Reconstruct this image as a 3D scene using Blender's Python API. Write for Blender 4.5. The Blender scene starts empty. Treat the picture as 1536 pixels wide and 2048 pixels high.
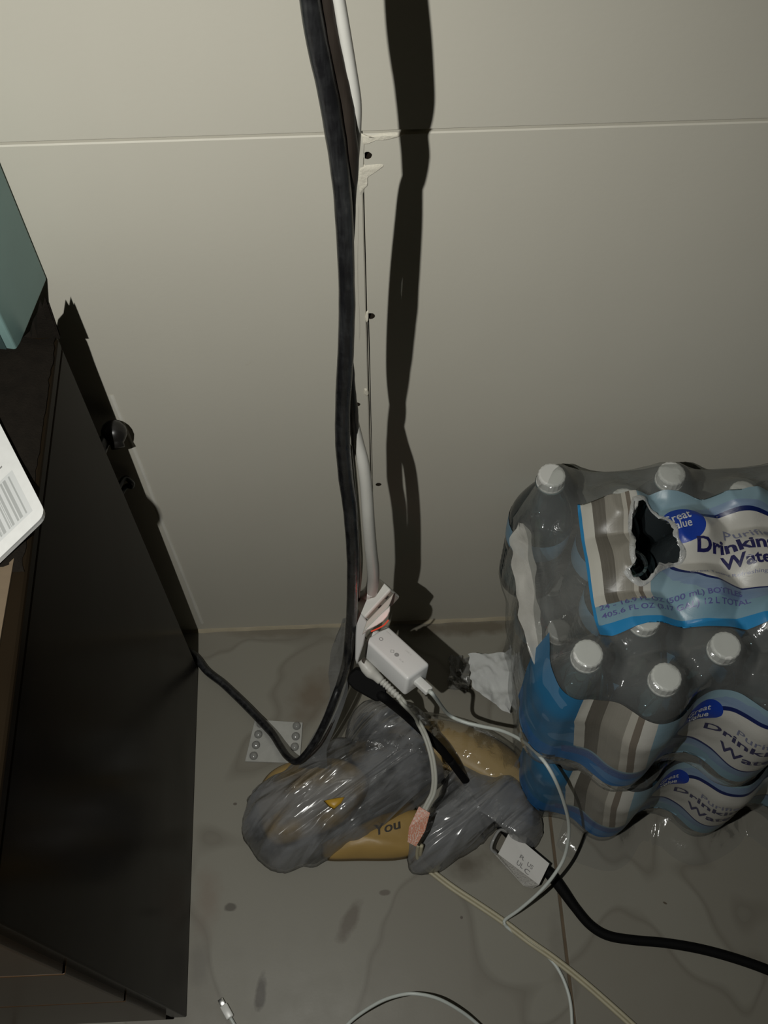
import bpy, bmesh, math, random
from mathutils import Vector, Matrix, noise
PI = math.pi
S = bpy.context.scene
COL = S.collection
random.seed(7)

# ------------------------------------------------------------------ camera
F_PX, PITCH, YAW, ROLL = 2108.5, 1.04849, 0.036383, -0.006577
CAM = Vector((0, -0.55394, 1.25))
_fw = Vector((math.sin(YAW)*math.cos(PITCH), math.cos(YAW)*math.cos(PITCH), -math.sin(PITCH)))
_r = Vector((math.cos(YAW), -math.sin(YAW), 0))
_u = _r.cross(_fw)
RT = _r*math.cos(ROLL) + _u*math.sin(ROLL)
UP = -_r*math.sin(ROLL) + _u*math.cos(ROLL)
FW = _fw
cd = bpy.data.cameras.new('camera')
cam = bpy.data.objects.new('camera', cd); COL.objects.link(cam)
cd.sensor_fit = 'VERTICAL'; cd.sensor_height = 36.0; cd.sensor_width = 27.0
cd.lens = F_PX/2048*36.0; cd.clip_start = 0.01
M3 = Matrix((RT, UP, -FW)).transposed()
cam.matrix_world = Matrix.Translation(CAM) @ M3.to_4x4()
S.camera = cam

# ------------------------------------------------------------------ light, world, exposure
LIGHT = Vector((-0.195, -0.56, 1.27))
ld = bpy.data.lights.new('phone_torch', 'SPOT'); ld.energy = 21.8; ld.color = (1.0, 0.995, 0.945)
ld.spot_size = math.radians(112); ld.spot_blend = 1.0; ld.shadow_soft_size = 0.004
lo = bpy.data.objects.new('phone_torch', ld); lo.location = LIGHT; COL.objects.link(lo)
lo.rotation_euler = (Vector((-.05, -.06, .25))-LIGHT).to_track_quat('-Z', 'Y').to_euler()
w = bpy.data.worlds.new('world'); S.world = w; w.use_nodes = True
w.node_tree.nodes['Background'].inputs[0].default_value = (1.0, 0.76, 0.28, 1)
w.node_tree.nodes['Background'].inputs[1].default_value = 0.0045
S.view_settings.view_transform = 'Standard'; S.view_settings.look = 'None'
S.view_settings.exposure = 0.0; S.view_settings.gamma = 1.0; S.view_settings.use_curve_mapping = False
S.cycles.transparent_max_bounces = 48; S.cycles.max_bounces = 12
S.cycles.sample_clamp_indirect = 4.0
S.cycles.caustics_reflective = False; S.cycles.caustics_refractive = False

# ------------------------------------------------------------------ pixel -> place helpers (calibrated camera)
def ray(px, py): return FW*F_PX + RT*(px-768) - UP*(py-1024)
def hit(px, py, ax, v):
    d = ray(px, py); return CAM + d*((v-CAM[ax])/d[ax])
def Fl(px, py, z=0.0): return hit(px, py, 2, z)
def Wl(px, py, y=0.0): return hit(px, py, 1, y)
def Xl(px, py, x): return hit(px, py, 0, x)
def proj(P):
    q = Vector(P)-CAM; k = F_PX/(q.dot(FW)); return 768+k*q.dot(RT), 1024-k*q.dot(UP)

# ------------------------------------------------------------------ objects
def tag(o, label=None, cat=None, group=None, kind=None):
    if label: o['label'] = label
    if cat: o['category'] = cat
    if group: o['group'] = group
    if kind: o['kind'] = kind
    return o
def empty(name, loc=(0,0,0)):
    o = bpy.data.objects.new(name, None); o.location = loc; o.empty_display_size = .02
    COL.objects.link(o); return o
def wl(o):
    m = Matrix.Identity(4)
    while o is not None:
        m = Matrix.LocRotScale(o.location, o.rotation_euler, o.scale) @ m; o = o.parent
    return m
def mesh_obj(name, V, Fc, mat, parent=None, smooth=False, uv=None):
    me = bpy.data.meshes.new(name)
    if parent is not None:
        inv = wl(parent).inverted(); V = [inv @ Vector(v) for v in V]
    me.from_pydata([tuple(v) for v in V], [], Fc)
    mats = mat if isinstance(mat, (list, tuple)) else [mat]
    for m in mats: me.materials.append(m)
    if uv:
        l = me.uv_layers.new(name='UVMap')
        for i, lp in enumerate(me.loops): l.data[i].uv = uv[lp.vertex_index]
    if smooth: me.polygons.foreach_set('use_smooth', [True]*len(me.polygons))
    me.update()
    o = bpy.data.objects.new(name, me); COL.objects.link(o)
    if parent is not None: o.parent = parent
    return o
def bm_obj(name, bm, mat, parent=None, smooth=False):
    bmesh.ops.recalc_face_normals(bm, faces=bm.faces)
    me = bpy.data.meshes.new(name); bm.to_mesh(me); bm.free()
    for m in (mat if isinstance(mat, (list, tuple)) else [mat]): me.materials.append(m)
    if parent is not None: me.transform(wl(parent).inverted())
    if smooth: me.polygons.foreach_set('use_smooth', [True]*len(me.polygons))
    o = bpy.data.objects.new(name, me); COL.objects.link(o)
    if parent is not None: o.parent = parent
    return o
def box_bm(bm, mn, mx, mtx=None, bevel=0.0, seg=2):
    t = bmesh.new()
    bmesh.ops.create_cube(t, size=1.0)
    for v in t.verts:
        v.co = Vector([(mn[i]+mx[i])/2 + v.co[i]*(mx[i]-mn[i]) for i in range(3)])
    if bevel: bmesh.ops.bevel(t, geom=list(t.edges), offset=bevel, segments=seg, profile=.5, affect='EDGES')
    if mtx is not None: bmesh.ops.transform(t, matrix=mtx, verts=t.verts)
    me = bpy.data.meshes.new('t'); t.to_mesh(me); t.free(); bm.from_mesh(me); bpy.data.meshes.remove(me)
def box(name, mn, mx, mat, parent=None, mtx=None, bevel=0.001, seg=2, smooth=False):
    bm = bmesh.new(); box_bm(bm, mn, mx, mtx, bevel, seg); return bm_obj(name, bm, mat, parent, smooth)
def catmull(P, n):
    P = [Vector(p) for p in P]; out = []
    Q = [2*P[0]-P[1]] + P + [2*P[-1]-P[-2]]
    for i in range(1, len(Q)-2):
        a, b, c, d = Q[i-1:i+3]
        for k in range(n):
            t = k/n
            out.append(.5*((2*b)+(c-a)*t+(2*a-5*b+4*c-d)*t*t+(3*b-a-3*c+d)*t**3))
    out.append(P[-1]); return out
def tube_geo(path, rad, seg=12, bump=0.0, bscale=150, flat=1.0, capends=True, closed=False):
    V, Fc = [], []; n = len(path)
    rad = rad if hasattr(rad, '__len__') else [rad]*n
    up = Vector((0, 0, 1)); t0 = (path[1]-path[0]).normalized()
    if abs(t0.dot(up)) > .9: up = Vector((1, 0, 0))
    nrm = (up - t0*up.dot(t0)).normalized()
    for i, p in enumerate(path):
        t = (path[min(i+1, n-1)]-path[max(i-1, 0)]).normalized()
        nrm = (nrm - t*nrm.dot(t)).normalized(); b = t.cross(nrm)
        for k in range(seg):
            a = 2*PI*k/seg; d = nrm*math.cos(a) + b*math.sin(a)*flat
            r = rad[i]
            if bump: r *= 1 + bump*noise.noise((p+d*r)*bscale)
            V.append(p + d*r)
    for i in range(n-1):
        for k in range(seg):
            a, b_ = i*seg+k, i*seg+(k+1) % seg; Fc.append((a, b_, b_+seg, a+seg))
    if capends:
        Fc.append(tuple(range(seg))[::-1]); Fc.append(tuple(range((n-1)*seg, n*seg)))
    return V, Fc
def interp_r(rs, n, count):
    out = []
    for i in range(len(rs)-1):
        for k in range(n): out.append(rs[i]+(rs[i+1]-rs[i])*k/n)
    out.append(rs[-1]); return out
def tube(name, P, r, mat, parent=None, sub=8, **kw):
    path = catmull(P, sub)
    rad = interp_r(r, sub, len(path)) if hasattr(r, '__len__') else r
    V, Fc = tube_geo(path, rad, **kw); return mesh_obj(name, V, Fc, mat, parent, True)
def lathe_geo(prof, seg=24, loc=(0,0,0)):
    V, Fc = [], []; loc = Vector(loc)
    for r, z in prof:
        for k in range(seg):
            a = 2*PI*k/seg; V.append(loc+Vector((r*math.cos(a), r*math.sin(a), z)))
    for i in range(len(prof)-1):
        for k in range(seg):
            a, b = i*seg+k, i*seg+(k+1) % seg; Fc.append((a, b, b+seg, a+seg))
    return V, Fc

# ------------------------------------------------------------------ node helpers
class NT:
    def __init__(s, name):
        s.m = bpy.data.materials.new(name); s.m.use_nodes = True; s.t = s.m.node_tree
        s.t.nodes.clear(); s.out = s.t.nodes.new('ShaderNodeOutputMaterial')
    def n(s, ty, **kw):
        nd = s.t.nodes.new(ty)
        for k, v in kw.items(): setattr(nd, k, v)
        return nd
    def put(s, sock, v):
        if v is None: return
        if isinstance(v, bpy.types.NodeSocket): s.t.links.new(v, sock)
        elif isinstance(v, (tuple, list)):
            v = tuple(v)
            if sock.type == 'RGBA' and len(v) == 3: v = v+(1,)
            sock.default_value = v
        else: sock.default_value = v
    def math(s, op, a, b=None, c=None, clamp=False):
        nd = s.n('ShaderNodeMath', operation=op); nd.use_clamp = clamp
        s.put(nd.inputs[0], a)
        if b is not None: s.put(nd.inputs[1], b)
        if c is not None: s.put(nd.inputs[2], c)
        return nd.outputs[0]
    def mix(s, f, a, b, mode='MIX'):
        nd = s.n('ShaderNodeMix', data_type='RGBA', blend_type=mode)
        s.put(nd.inputs[0], f); s.put(nd.inputs[6], a); s.put(nd.inputs[7], b); return nd.outputs[2]
    def noise(s, scale, detail=3, vec=None, rough=.5, dist=0.0):
        nd = s.n('ShaderNodeTexNoise'); nd.inputs['Scale'].default_value = scale
        nd.inputs['Detail'].default_value = detail; nd.inputs['Roughness'].default_value = rough
        nd.inputs['Distortion'].default_value = dist
        if vec is not None: s.put(nd.inputs['Vector'], vec)
        return nd.outputs['Fac']
    def pos(s): return s.n('ShaderNodeNewGeometry').outputs['Position']
    def objc(s): return s.n('ShaderNodeTexCoord').outputs['Object']
    def uv(s):
        sp = s.n('ShaderNodeSeparateXYZ'); s.put(sp.inputs[0], s.n('ShaderNodeTexCoord').outputs['UV'])
        return sp.outputs[0], sp.outputs[1]
    def scaled(s, vec, sc, rot=(0,0,0)):
        if any(rot):
            r0 = s.n('ShaderNodeMapping'); s.put(r0.inputs[0], vec); r0.inputs['Rotation'].default_value = rot; vec = r0.outputs[0]
        nd = s.n('ShaderNodeMapping'); s.put(nd.inputs[0], vec)
        nd.inputs['Scale'].default_value = sc; return nd.outputs[0]
    def ramp(s, f, stops, const=False):
        nd = s.n('ShaderNodeValToRGB'); r = nd.color_ramp
        if const: r.interpolation = 'CONSTANT'
        while len(r.elements) < len(stops): r.elements.new(.5)
        for e, (p, c) in zip(r.elements, stops):
            e.position = p; e.color = tuple(c)+(1,) if len(c) == 3 else c
        s.put(nd.inputs[0], f); return nd.outputs[0]
    def bump(s, h, strength=.3, dist=.001):
        nd = s.n('ShaderNodeBump'); nd.inputs['Strength'].default_value = strength
        nd.inputs['Distance'].default_value = dist; s.put(nd.inputs['Height'], h); return nd.outputs[0]
    def bsdf(s, color, rough=.5, normal=None, metal=0, spec=.5, **kw):
        nd = s.n('ShaderNodeBsdfPrincipled'); s.put(nd.inputs['Base Color'], color)
        s.put(nd.inputs['Roughness'], rough); nd.inputs['Metallic'].default_value = metal
        nd.inputs['Specular IOR Level'].default_value = spec
        if normal is not None: s.put(nd.inputs['Normal'], normal)
        for k, v in kw.items(): s.put(nd.inputs[k.replace('_', ' ')], v)
        return nd.outputs[0]
    def mixsh(s, f, a, b):
        nd = s.n('ShaderNodeMixShader'); s.put(nd.inputs[0], f); s.t.links.new(a, nd.inputs[1]); s.t.links.new(b, nd.inputs[2])
        return nd.outputs[0]
    def done(s, sh): s.t.links.new(sh, s.out.inputs[0]); return s.m
def plain(name, c, rough=.5, var=.15, nscale=40, bump=0.0, bdist=.0006, spec=.5, metal=0):
    t = NT(name); p = t.objc(); f = t.noise(nscale, 4, p)
    d = tuple(x*(1-var) for x in c); l = tuple(min(1, x*(1+var)) for x in c)
    col = t.mix(f, d, l); nm = t.bump(t.noise(nscale*6, 3, p), bump, bdist) if bump else None
    return t.done(t.bsdf(col, rough, nm, metal, spec))
def film_mat(name, tint, haze, hazecol, rough=.12, bumpd=.0006, bscale=60, fres=1.5, stretch=(1,1,1), rot=(0,0,0), gl=.9, low=1.0):
    """thin clear plastic: see-through, a little milky, mirror-like on its creases"""
    t = NT(name); p = t.scaled(t.objc(), stretch, rot)
    h = t.math('ADD', t.noise(bscale, 4, p, .6, .6), t.math('MULTIPLY', t.noise(bscale*.3, 2, p), low))
    nm = t.bump(h, .8, bumpd)
    tr = t.n('ShaderNodeBsdfTransparent'); t.put(tr.inputs[0], tint)
    df = t.n('ShaderNodeBsdfDiffuse'); t.put(df.inputs[0], hazecol); t.put(df.inputs['Normal'], nm)
    g = t.n('ShaderNodeBsdfGlossy'); t.put(g.inputs[0], (gl, gl, gl)); g.inputs['Roughness'].default_value = rough
    t.put(g.inputs['Normal'], nm)
    fr = t.n('ShaderNodeFresnel'); fr.inputs[0].default_value = fres; t.put(fr.inputs['Normal'], nm)
    hz = t.math('MULTIPLY', t.math('ADD', t.noise(25, 3, p), .5), haze)
    s1 = t.mixsh(hz, tr.outputs[0], df.outputs[0])
    return t.done(t.mixsh(t.math('MINIMUM', fr.outputs[0], .42), s1, g.outputs[0]))

# ================================================================== STRUCTURE
# ---- wall
def wall_mat():
    t = NT('painted_board'); p = t.pos()
    n1 = t.noise(2.2, 4, p); n2 = t.noise(220, 2, p); n3 = t.noise(14, 5, p)
    c = t.mix(n1, (.56, .535, .455), (.63, .605, .52))
    c = t.mix(t.math('MULTIPLY', n3, .25), c, (.50, .475, .40))
    sp = t.ramp(t.noise(30, 2, p), [(0, (1,1,1)), (.21, (1,1,1)), (.24, (0,0,0))])
    c = t.mix(t.math('MULTIPLY', sp, .35), c, (.33, .28, .2))
    # faint brush / cloth wipe marks
    br = t.noise(6, 3, t.scaled(p, (6, 1, .5)))
    c = t.mix(t.math('MULTIPLY', br, .12), c, (.68, .65, .56))
    return t.done(t.bsdf(c, .55, t.bump(t.math('ADD', n2, n3), .15, .0004), 0, .3))
WALL = wall_mat()
BACK = plain('dark_gap', (.02, .015, .01), .9, .15, 40, 0, 0, .1)
PLAST = plain('filler_plaster', (.70, .66, .55), .8, .12, 90, .5, .001)
zj = Wl(768, 265).z
vx0, vx1 = Wl(722, 430).x, Wl(747, 960).x
vx = (vx0+vx1)/2
wall = box('wall_back', (-1.3, .0300, -.02), (1.5, .06, 1.7), BACK, bevel=0); tag(wall, kind='structure')
GAP = .0011
hole_specs = [((735, 311), .0030), ((741, 632), .0036), ((757, 969), .0030)]
hole_left = [((714, 809), .0030)]
from mathutils.geometry import tessellate_polygon
def board(x0, x1, z0, z1, holes):
    """board with eased edges and real drilled holes through it"""
    e = .0009; T = .0105
    V = []; Fc = []
    inner = [(x0+e, z0+e), (x1-e, z0+e), (x1-e, z1-e), (x0+e, z1-e)]; outer = [(x0, z0), (x1, z0), (x1, z1), (x0, z1)]
    loops = [[Vector((a, b, 0)) for a, b in inner]]
    for (q, r) in holes:
        c = Wl(*q); n = 20
        loops.append([Vector((c.x+r*math.cos(2*PI*k/n)*(1+.12*noise.noise(Vector((k*.8, r*900, 0)))), c.z+r*math.sin(2*PI*k/n)*(1+.15*noise.noise(Vector((k*.7, 5, r*900)))), 0)) for k in range(n)][::-1])
    flat = [v for lp in loops for v in lp]
    V = [Vector((v.x, 0, v.y)) for v in flat]
    Fc = [tuple(t) for t in tessellate_polygon(loops)]
    b = 4; bore = []
    for lp in loops[1:]:                                 # bore walls, slightly countersunk
        n = len(lp); c = sum(lp, Vector())/n; o1 = len(V)
        V += [Vector((v.x, T+.001, v.y)) for v in [c+(p-c)*.9 for p in lp]]
        for k in range(n): bore.append(len(Fc)); Fc.append((b+k, b+(k+1) % n, o1+(k+1) % n, o1+k))
        b += n
    o1 = len(V); V += [Vector((a, e, c)) for a, c in outer]; V += [Vector((a, T, c)) for a, c in outer]
    for k in range(4):
        Fc.append((k, (k+1) % 4, o1+(k+1) % 4, o1+k)); Fc.append((o1+k, o1+(k+1) % 4, o1+4+(k+1) % 4, o1+4+k))
    o = mesh_obj('panel', V, Fc, [WALL, BACK], None); o.parent = wall
    for k in bore: o.data.polygons[k].material_index = 1  # bore walls coloured dark, painting in the shade inside the holes
    return o
board(-1.3, 1.5, zj+GAP, 1.7, [])
board(-1.3, vx-.0004, .0, zj-GAP, hole_left)
board(vx+.0004, 1.5, .0, zj-GAP, hole_specs)
# filler smeared round the top screw hole and along the joint
def lump(name, pts, thick, mat, parent, nsc=120, amp=.6, y0=0.0):
    """irregular raised patch on the wall, outline in pixels"""
    P = [Wl(*q) for q in pts]; c = sum(P, Vector())/len(P); V = []; Fc = []
    ring = catmull(P+[P[0]], 5)[:-1]; K = 8; n = len(ring)
    for k in range(K+1):
        f = k/K
        for q in ring:
            v = c.lerp(q, 1-f) if k < K else c.copy()
            h = thick*min(1, f*3)*(.45+amp*(noise.noise(v*nsc)+.3))
            v = Vector((v.x, y0-.0001-max(h, 0), v.z)) if k else Vector((v.x, y0+.0005, v.z))
            V.append(v)
    for k in range(K):
        for i in range(n):
            a, b = k*n+i, k*n+(i+1) % n; Fc.append((a, b, b+n, a+n))
    return mesh_obj(name, V, Fc, mat, parent, True)
lump('filler', [(722, 268), (740, 271), (775, 266), (800, 266), (812, 269), (790, 276), (765, 281), (745, 280), (735, 286), (722, 288)], .0013, PLAST, wall)
lump('filler', [(718, 332), (738, 328), (762, 326), (770, 330), (750, 340), (737, 352), (730, 362), (735, 372), (728, 380), (719, 388), (716, 375), (714, 350)], .0011, PLAST, wall)
lump('filler', [(716, 272), (724, 268), (729, 275), (728, 300), (727, 330), (729, 360), (727, 386), (717, 388)], .0004, WALL, wall)
lump('filler', [(708, 395), (718, 395), (717, 440), (716, 520), (717, 600), (721, 680), (716, 690), (709, 600), (706, 500)], .0003, WALL, wall)
lump('filler', [(733, 624), (737, 622), (737, 640), (733, 645), (730, 635)], .0014, PLAST, wall)
lump('filler', [(729, 776), (735, 778), (738, 788), (733, 792), (728, 787)], .0014, PLAST, wall)
# vertical sealant bead beside the cabinet and along the wall foot
SEAL = plain('aged_sealant', (.40, .35, .25), .75, .15, 60, .4, .0006)
sb = [Wl(x, y, -.0004) for x, y in [(222, 790), (238, 830), (262, 885), (290, 955), (322, 1040), (352, 1115), (378, 1180), (404, 1247)]]
V, Fc = [], []
path = catmull(sb, 8)
for i, p in enumerate(path):
    ww = .0022+.0008*noise.noise(p*60); d = .0010+.0006*noise.noise(p*90+Vector((3,0,0)))
    V += [Vector((p.x-ww, .0002, p.z)), Vector((p.x-ww*.4, -d, p.z)), Vector((p.x+ww*.5, -d, p.z)), Vector((p.x+ww, .0002, p.z))]
for i in range(len(path)-1):
    for k in range(3): a = i*4+k; Fc.append((a, a+4, a+5, a+1))
mesh_obj('sealant', V, Fc, plain('white_sealant', (.72, .70, .62), .6, .08), wall, True)
V, Fc = [], []
N = 240
for i in range(N+1):
    x = -.9+2.2*i/N; a = .0030+.0014*noise.noise(Vector((x*40, 0, 0))); b = .0045+.002*noise.noise(Vector((x*33, 4, 0)))
    V += [(x, .0, b), (x, -.0006-a*.35, b*.6), (x, -a, .0004), (x, -a*1.2, -.0005)]
for i in range(N):
    for k in range(3): q = i*4+k; Fc.append((q, q+4, q+5, q+1))
mesh_obj('sealant', V, Fc, SEAL, wall, True)

# ---- floor
def tile_mat():
    t = NT('stained_floor_tile'); p = t.pos()
    n1 = t.noise(3.5, 5, p, .6); n2 = t.noise(28, 5, p, .6); n3 = t.noise(400, 2, p)
    c = t.mix(n1, (.225, .212, .172), (.30, .287, .238))
    c = t.mix(t.math('MULTIPLY', n2, .5), c, (.235, .225, .19))
    # tide marks of dried spills: edges of a slow noise field
    nd = t.noise(5.2, 2.0, p, .45, .5)
    e = t.math('ABSOLUTE', t.math('SUBTRACT', nd, .50)); e = t.math('SUBTRACT', 1, t.math('MULTIPLY', e, 55), clamp=True)
    pool = t.math('GREATER_THAN', nd, .50)
    c = t.mix(t.math('MULTIPLY', e, .42), c, (.13, .115, .088))
    c = t.mix(t.math('MULTIPLY', pool, .24), c, (.16, .14, .11))
    # individual dark drops and rusty dirt patches, where they lie on the floor
    sp = t.n('ShaderNodeSeparateXYZ'); t.put(sp.inputs[0], p)
    wob = t.math('MULTIPLY', t.math('SUBTRACT', t.noise(60, 3, p), .5), .9)
    def blob(px, py, rx, ry, col, amt, soft=3.0, ang=0.0):
        nonlocal c
        q = Fl(px, py); ca, sa = math.cos(ang), math.sin(ang)
        dx = t.math('SUBTRACT', sp.outputs[0], q.x); dy = t.math('SUBTRACT', sp.outputs[1], q.y)
        a = t.math('DIVIDE', t.math('ADD', t.math('MULTIPLY', dx, ca), t.math('MULTIPLY', dy, sa)), rx)
        b = t.math('DIVIDE', t.math('SUBTRACT', t.math('MULTIPLY', dy, ca), t.math('MULTIPLY', dx, sa)), ry)
        r = t.math('SQRT', t.math('ADD', t.math('MULTIPLY', a, a), t.math('MULTIPLY', b, b)))
        r = t.math('ADD', r, wob)
        f = t.math('MULTIPLY', t.math('MULTIPLY', t.math('SUBTRACT', 1, r), soft, clamp=True), amt, clamp=True)
        c = t.mix(f, c, col)
    blob(461, 1815, .0085, .0055, (.085, .075, .058), .85)
    blob(521, 1985, .0070, .020, (.075, .065, .05), .85, 2.5, -.15)
    blob(625, 1395, .030, .045, (.13, .09, .055), .6, 1.3, -.5)
    blob(940, 1255, .12, .014, (.10, .075, .045), .65, 1.5)
    blob(560, 1262, .10, .010, (.14, .115, .08), .5, 1.5)
    blob(935, 1730, .032, .022, (.085, .068, .045), .75, 1.2)
    blob(1000, 1690, .030, .030, (.10, .08, .055), .5, 1.2)
    blob(700, 1840, .010, .030, (.13, .11, .085), .8, 2.0, -.5)
    blob(415, 1800, .018, .05, (.20, .14, .10), .4, 1.2)
    blob(1330, 1806, .003, .0015, (.06, .04, .02), .8, 4, -.5)
    blob(770, 1785, .008, .004, (.11, .09, .07), .75, 3)
    blob(398, 1930, .014, .03, (.12, .11, .09), .4, 1.5)
    blob(470, 1608, .003, .002, (.06, .04, .03), .7, 4)
    blob(923, 1835, .002, .002, (.06, .04, .03), .7, 4)
    blob(1115, 1900, .012, .05, (.16, .145, .12), .35, 1.5)
    return t.done(t.bsdf(c, t.math('ADD', t.math('MULTIPLY', n2, .2), .34), t.bump(t.math('ADD', n3, n2), .12, .0003), 0, .35))
TILE = tile_mat()
GROUT = plain('brown_grout', (.13, .095, .06), .9, .3, 60, .4)
jx = (Fl(1103, 1690).x + Fl(1152, 2030).x)/2
floor = box('floor', (-1.3, -1.4, -.04), (1.5, .01, -.0012), GROUT, bevel=0); tag(floor, kind='structure')
TS = .6; tile0 = None
for i in range(-3, 3):
    for j in range(2):
        x0, x1 = jx+i*TS+.0016, jx+(i+1)*TS-.0016
        if x0 > 1.5 or x1 < -1.3: continue
        y1, y0 = -j*TS-.0002, -(j+1)*TS+.003
        cx, cy = (x0+x1)/2, (y0+y1)/2
        if tile0 is None:
            tile0 = box('tile', (x0-cx, y0-cy, -.008), (x1-cx, y1-cy, 0), TILE, bevel=.0010); o = tile0
        else: o = tile0.copy(); COL.objects.link(o)
        o.parent = floor; o.location = (cx, cy, 0)

# ================================================================== CABINET
DKP = NT('dark_gloss_laminate')
_p = DKP.objc(); _n = DKP.noise(9, 4, _p)
DK = DKP.done(DKP.bsdf(DKP.mix(_n, (.010, .0068, .0040), (.017, .012, .007)), DKP.math('ADD', DKP.math('MULTIPLY', _n, .14), .12),
     DKP.bump(DKP.noise(5, 3, _p), .25, .002), 0, .06, IOR=1.22))
def wood(name, a, b, rough=.4, sc=(1, 12, 12)):
    t = NT(name); p = t.scaled(t.objc(), sc); n = t.noise(9, 6, p, .6, .8); n2 = t.noise(70, 3, p)
    c = t.mix(t.math('ADD', t.math('MULTIPLY', n, .8), t.math('MULTIPLY', n2, .2)), a, b)
    return t.done(t.bsdf(c, rough, t.bump(n, .15, .0005)))
TOPW = wood('tan_card', (.10, .07, .042), (.15, .11, .066), .7)
FRW = wood('brown_wood', (.05, .028, .014), (.11, .062, .03), .35, (1, 14, 14))
cxr = -.2178; cyb = -.0541; cyf = -.4505; ctop = .656
cab = empty('cabinet', (-.46, -.25, 0))
tag(cab, 'dark glossy brown cabinet standing left, close to the pale wall', 'cabinet')
SKEW = Matrix(((1, -.0135, 0, 0), (0, 1, 0, 0), (0, 0, 1, 0), (0, 0, 0, 1)))
def cb(name, mn, mx, mat, bev=.0012): return box(name, mn, mx, mat, cab, SKEW, bev, 3)
cb('side_panel', (cxr-.016, cyf, .002), (cxr, cyb, ctop-.016), DK, .0016)
cb('side_panel', (cxr-.50, cyf, .002), (cxr-.484, cyb, ctop-.016), DK, .0016)
cb('back_panel', (cxr-.484, cyb-.010, .01), (cxr-.016, cyb-.002, ctop-.016), DK)
cb('top', (cxr-.503, cyf-.004, ctop-.016), (cxr+.0005, cyb+.001, ctop), DK, .004)
cb('plinth', (cxr-.484, cyf+.030, 0), (cxr-.016, cyf+.044, .05), FRW)
cb('bottom', (cxr-.484, cyf+.012, .05), (cxr-.016, cyb-.012, .064), FRW)
for k in range(3):
    z0 = .054+k*.198; d = cb('drawer_front', (cxr-.482, cyf-.006, z0), (cxr-.012, cyf+.010, z0+.192), FRW)
    hV, hF = tube_geo(catmull([(cxr-.30, cyf-.006, z0+.12), (cxr-.298, cyf-.024, z0+.12), (cxr-.25, cyf-.028, z0+.12), (cxr-.20, cyf-.024, z0+.12), (cxr-.198, cyf-.006, z0+.12)], 5), .004)
    mesh_obj('handle', hV, hF, plain('dull_metal', (.3, .28, .25), .35, metal=1), d, True)
BLK = plain('black_rubber', (.012, .011, .010), .35, .3)
kp = Wl(228, 866, -.017)
V, Fc = lathe_geo([(.0001, .0115), (.004, .011), (.008, .0085), (.0108, .004), (.0115, 0), (.0108, -.004), (.008, -.008), (.006, -.010), (.006, -.014), (.0001, -.014)], 20)
mt = Matrix.Translation(kp) @ Matrix.Rotation(-.5, 4, 'Y') @ Matrix.Rotation(math.radians(-60), 4, 'X')
mesh_obj('bumper', [mt @ v for v in V], Fc, BLK, cab, True)
# rod that holds the bumper on the back panel
tube('bumper_stem', [kp+Vector((-.003, -.004, 0)), kp+Vector((-.009, -.010, -.001)), (kp.x-.014, cyb-.004, kp.z-.002)], .0055, BLK, cab)
q = Wl(257, 972, -.012)
tube('cable_clip', [Vector((q.x-.016, cyb-.003, q.z+.012)), q+Vector((-.004, 0, .010)), q+Vector((.003, .002, .004)), q+Vector((.002, .002, -.004)), q+Vector((-.006, 0, -.006)), Vector((q.x-.018, cyb-.003, q.z-.004))], .0026, BLK, cab)

# ---- things on the cabinet
def crumple(P, s, a, seed=0.0, ridged=True):
    o = Vector((seed, seed*1.7, -seed))
    n = 0; amp = 1; f = s
    for k in range(2):
        v = noise.noise(P*f+o); n += amp*((1-2*abs(v)) if ridged else v); amp *= .5; f *= 2.1
    return n*a
# dark folded cloth that covers the top, its frayed back edge throws the jagged shadow on the wall
CLOTH = plain('black_cloth', (.010, .008, .006), .95, .4, 120, .6, .0012, .1)
cl_y0, cl_y1 = cyb-.004, -.246
V, Fc = [], []; nx_, ny_ = 26, 40; HC = .0030
for j in range(ny_+1):
    for i in range(nx_+1):
        u, v = i/nx_, j/ny_
        x = cxr+.0005-.30*u; y = cl_y0+(cl_y1-cl_y0)*v
        if j in (0,): y += .004*noise.noise(Vector((x*160, 0, 2)))
        if i == 0: x += .0022*noise.noise(Vector((y*120, 3, 0)))
        e = min(u*.30, v*.19, (1-v)*.19)/.010
        z = ctop+.0008+HC*min(1, e)**.6+.0018*noise.noise(Vector((x*45, y*45, 1)))*min(1, e)
        V.append(Vector((x, y, z)))
m_ = nx_+1
for j in range(ny_):
    for i in range(nx_): a = j*m_+i; Fc.append((a, a+1, a+m_+1, a+m_))
o = mesh_obj('folded_cloth', V, Fc, CLOTH, None, True); tag(o, 'folded black cloth lying on the cabinet under the teal box and the white carton', 'cloth')
tips = [(116, 668), (108, 650), (104, 626), (100, 634), (98, 606), (93, 618), (90, 594), (85, 612), (80, 600), (74, 628), (66, 640), (60, 662), (52, 690)]
V, Fc = [], []
for k, (x, y) in enumerate(tips):
    tp_ = Wl(x, y, -.0500-.002*(k % 2)); V += [tp_, Vector((tp_.x+.0008, -.0575, ctop-.001)), tp_+Vector((0, .0008, 0)), Vector((tp_.x, -.0535, ctop-.002))]
for k in range(len(tips)-1):
    a = 4*k; Fc += [(a, a+1, a+5, a+4), (a+2, a+6, a+7, a+3), (a, a+4, a+6, a+2)]
mesh_obj('frayed_edge', V, Fc, CLOTH, o)
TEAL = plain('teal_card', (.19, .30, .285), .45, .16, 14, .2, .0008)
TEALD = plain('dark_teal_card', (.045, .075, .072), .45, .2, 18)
ztb = ctop+.0005
A = Fl(85, 582, ztb); B = Fl(35, 705, ztb)
ax = (B-A); ln = ax.length+.012; ax.normalize(); A = A-ax*.012; lt = Vector((ax.y, -ax.x, 0)); lt = lt if lt.x < 0 else -lt
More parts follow.
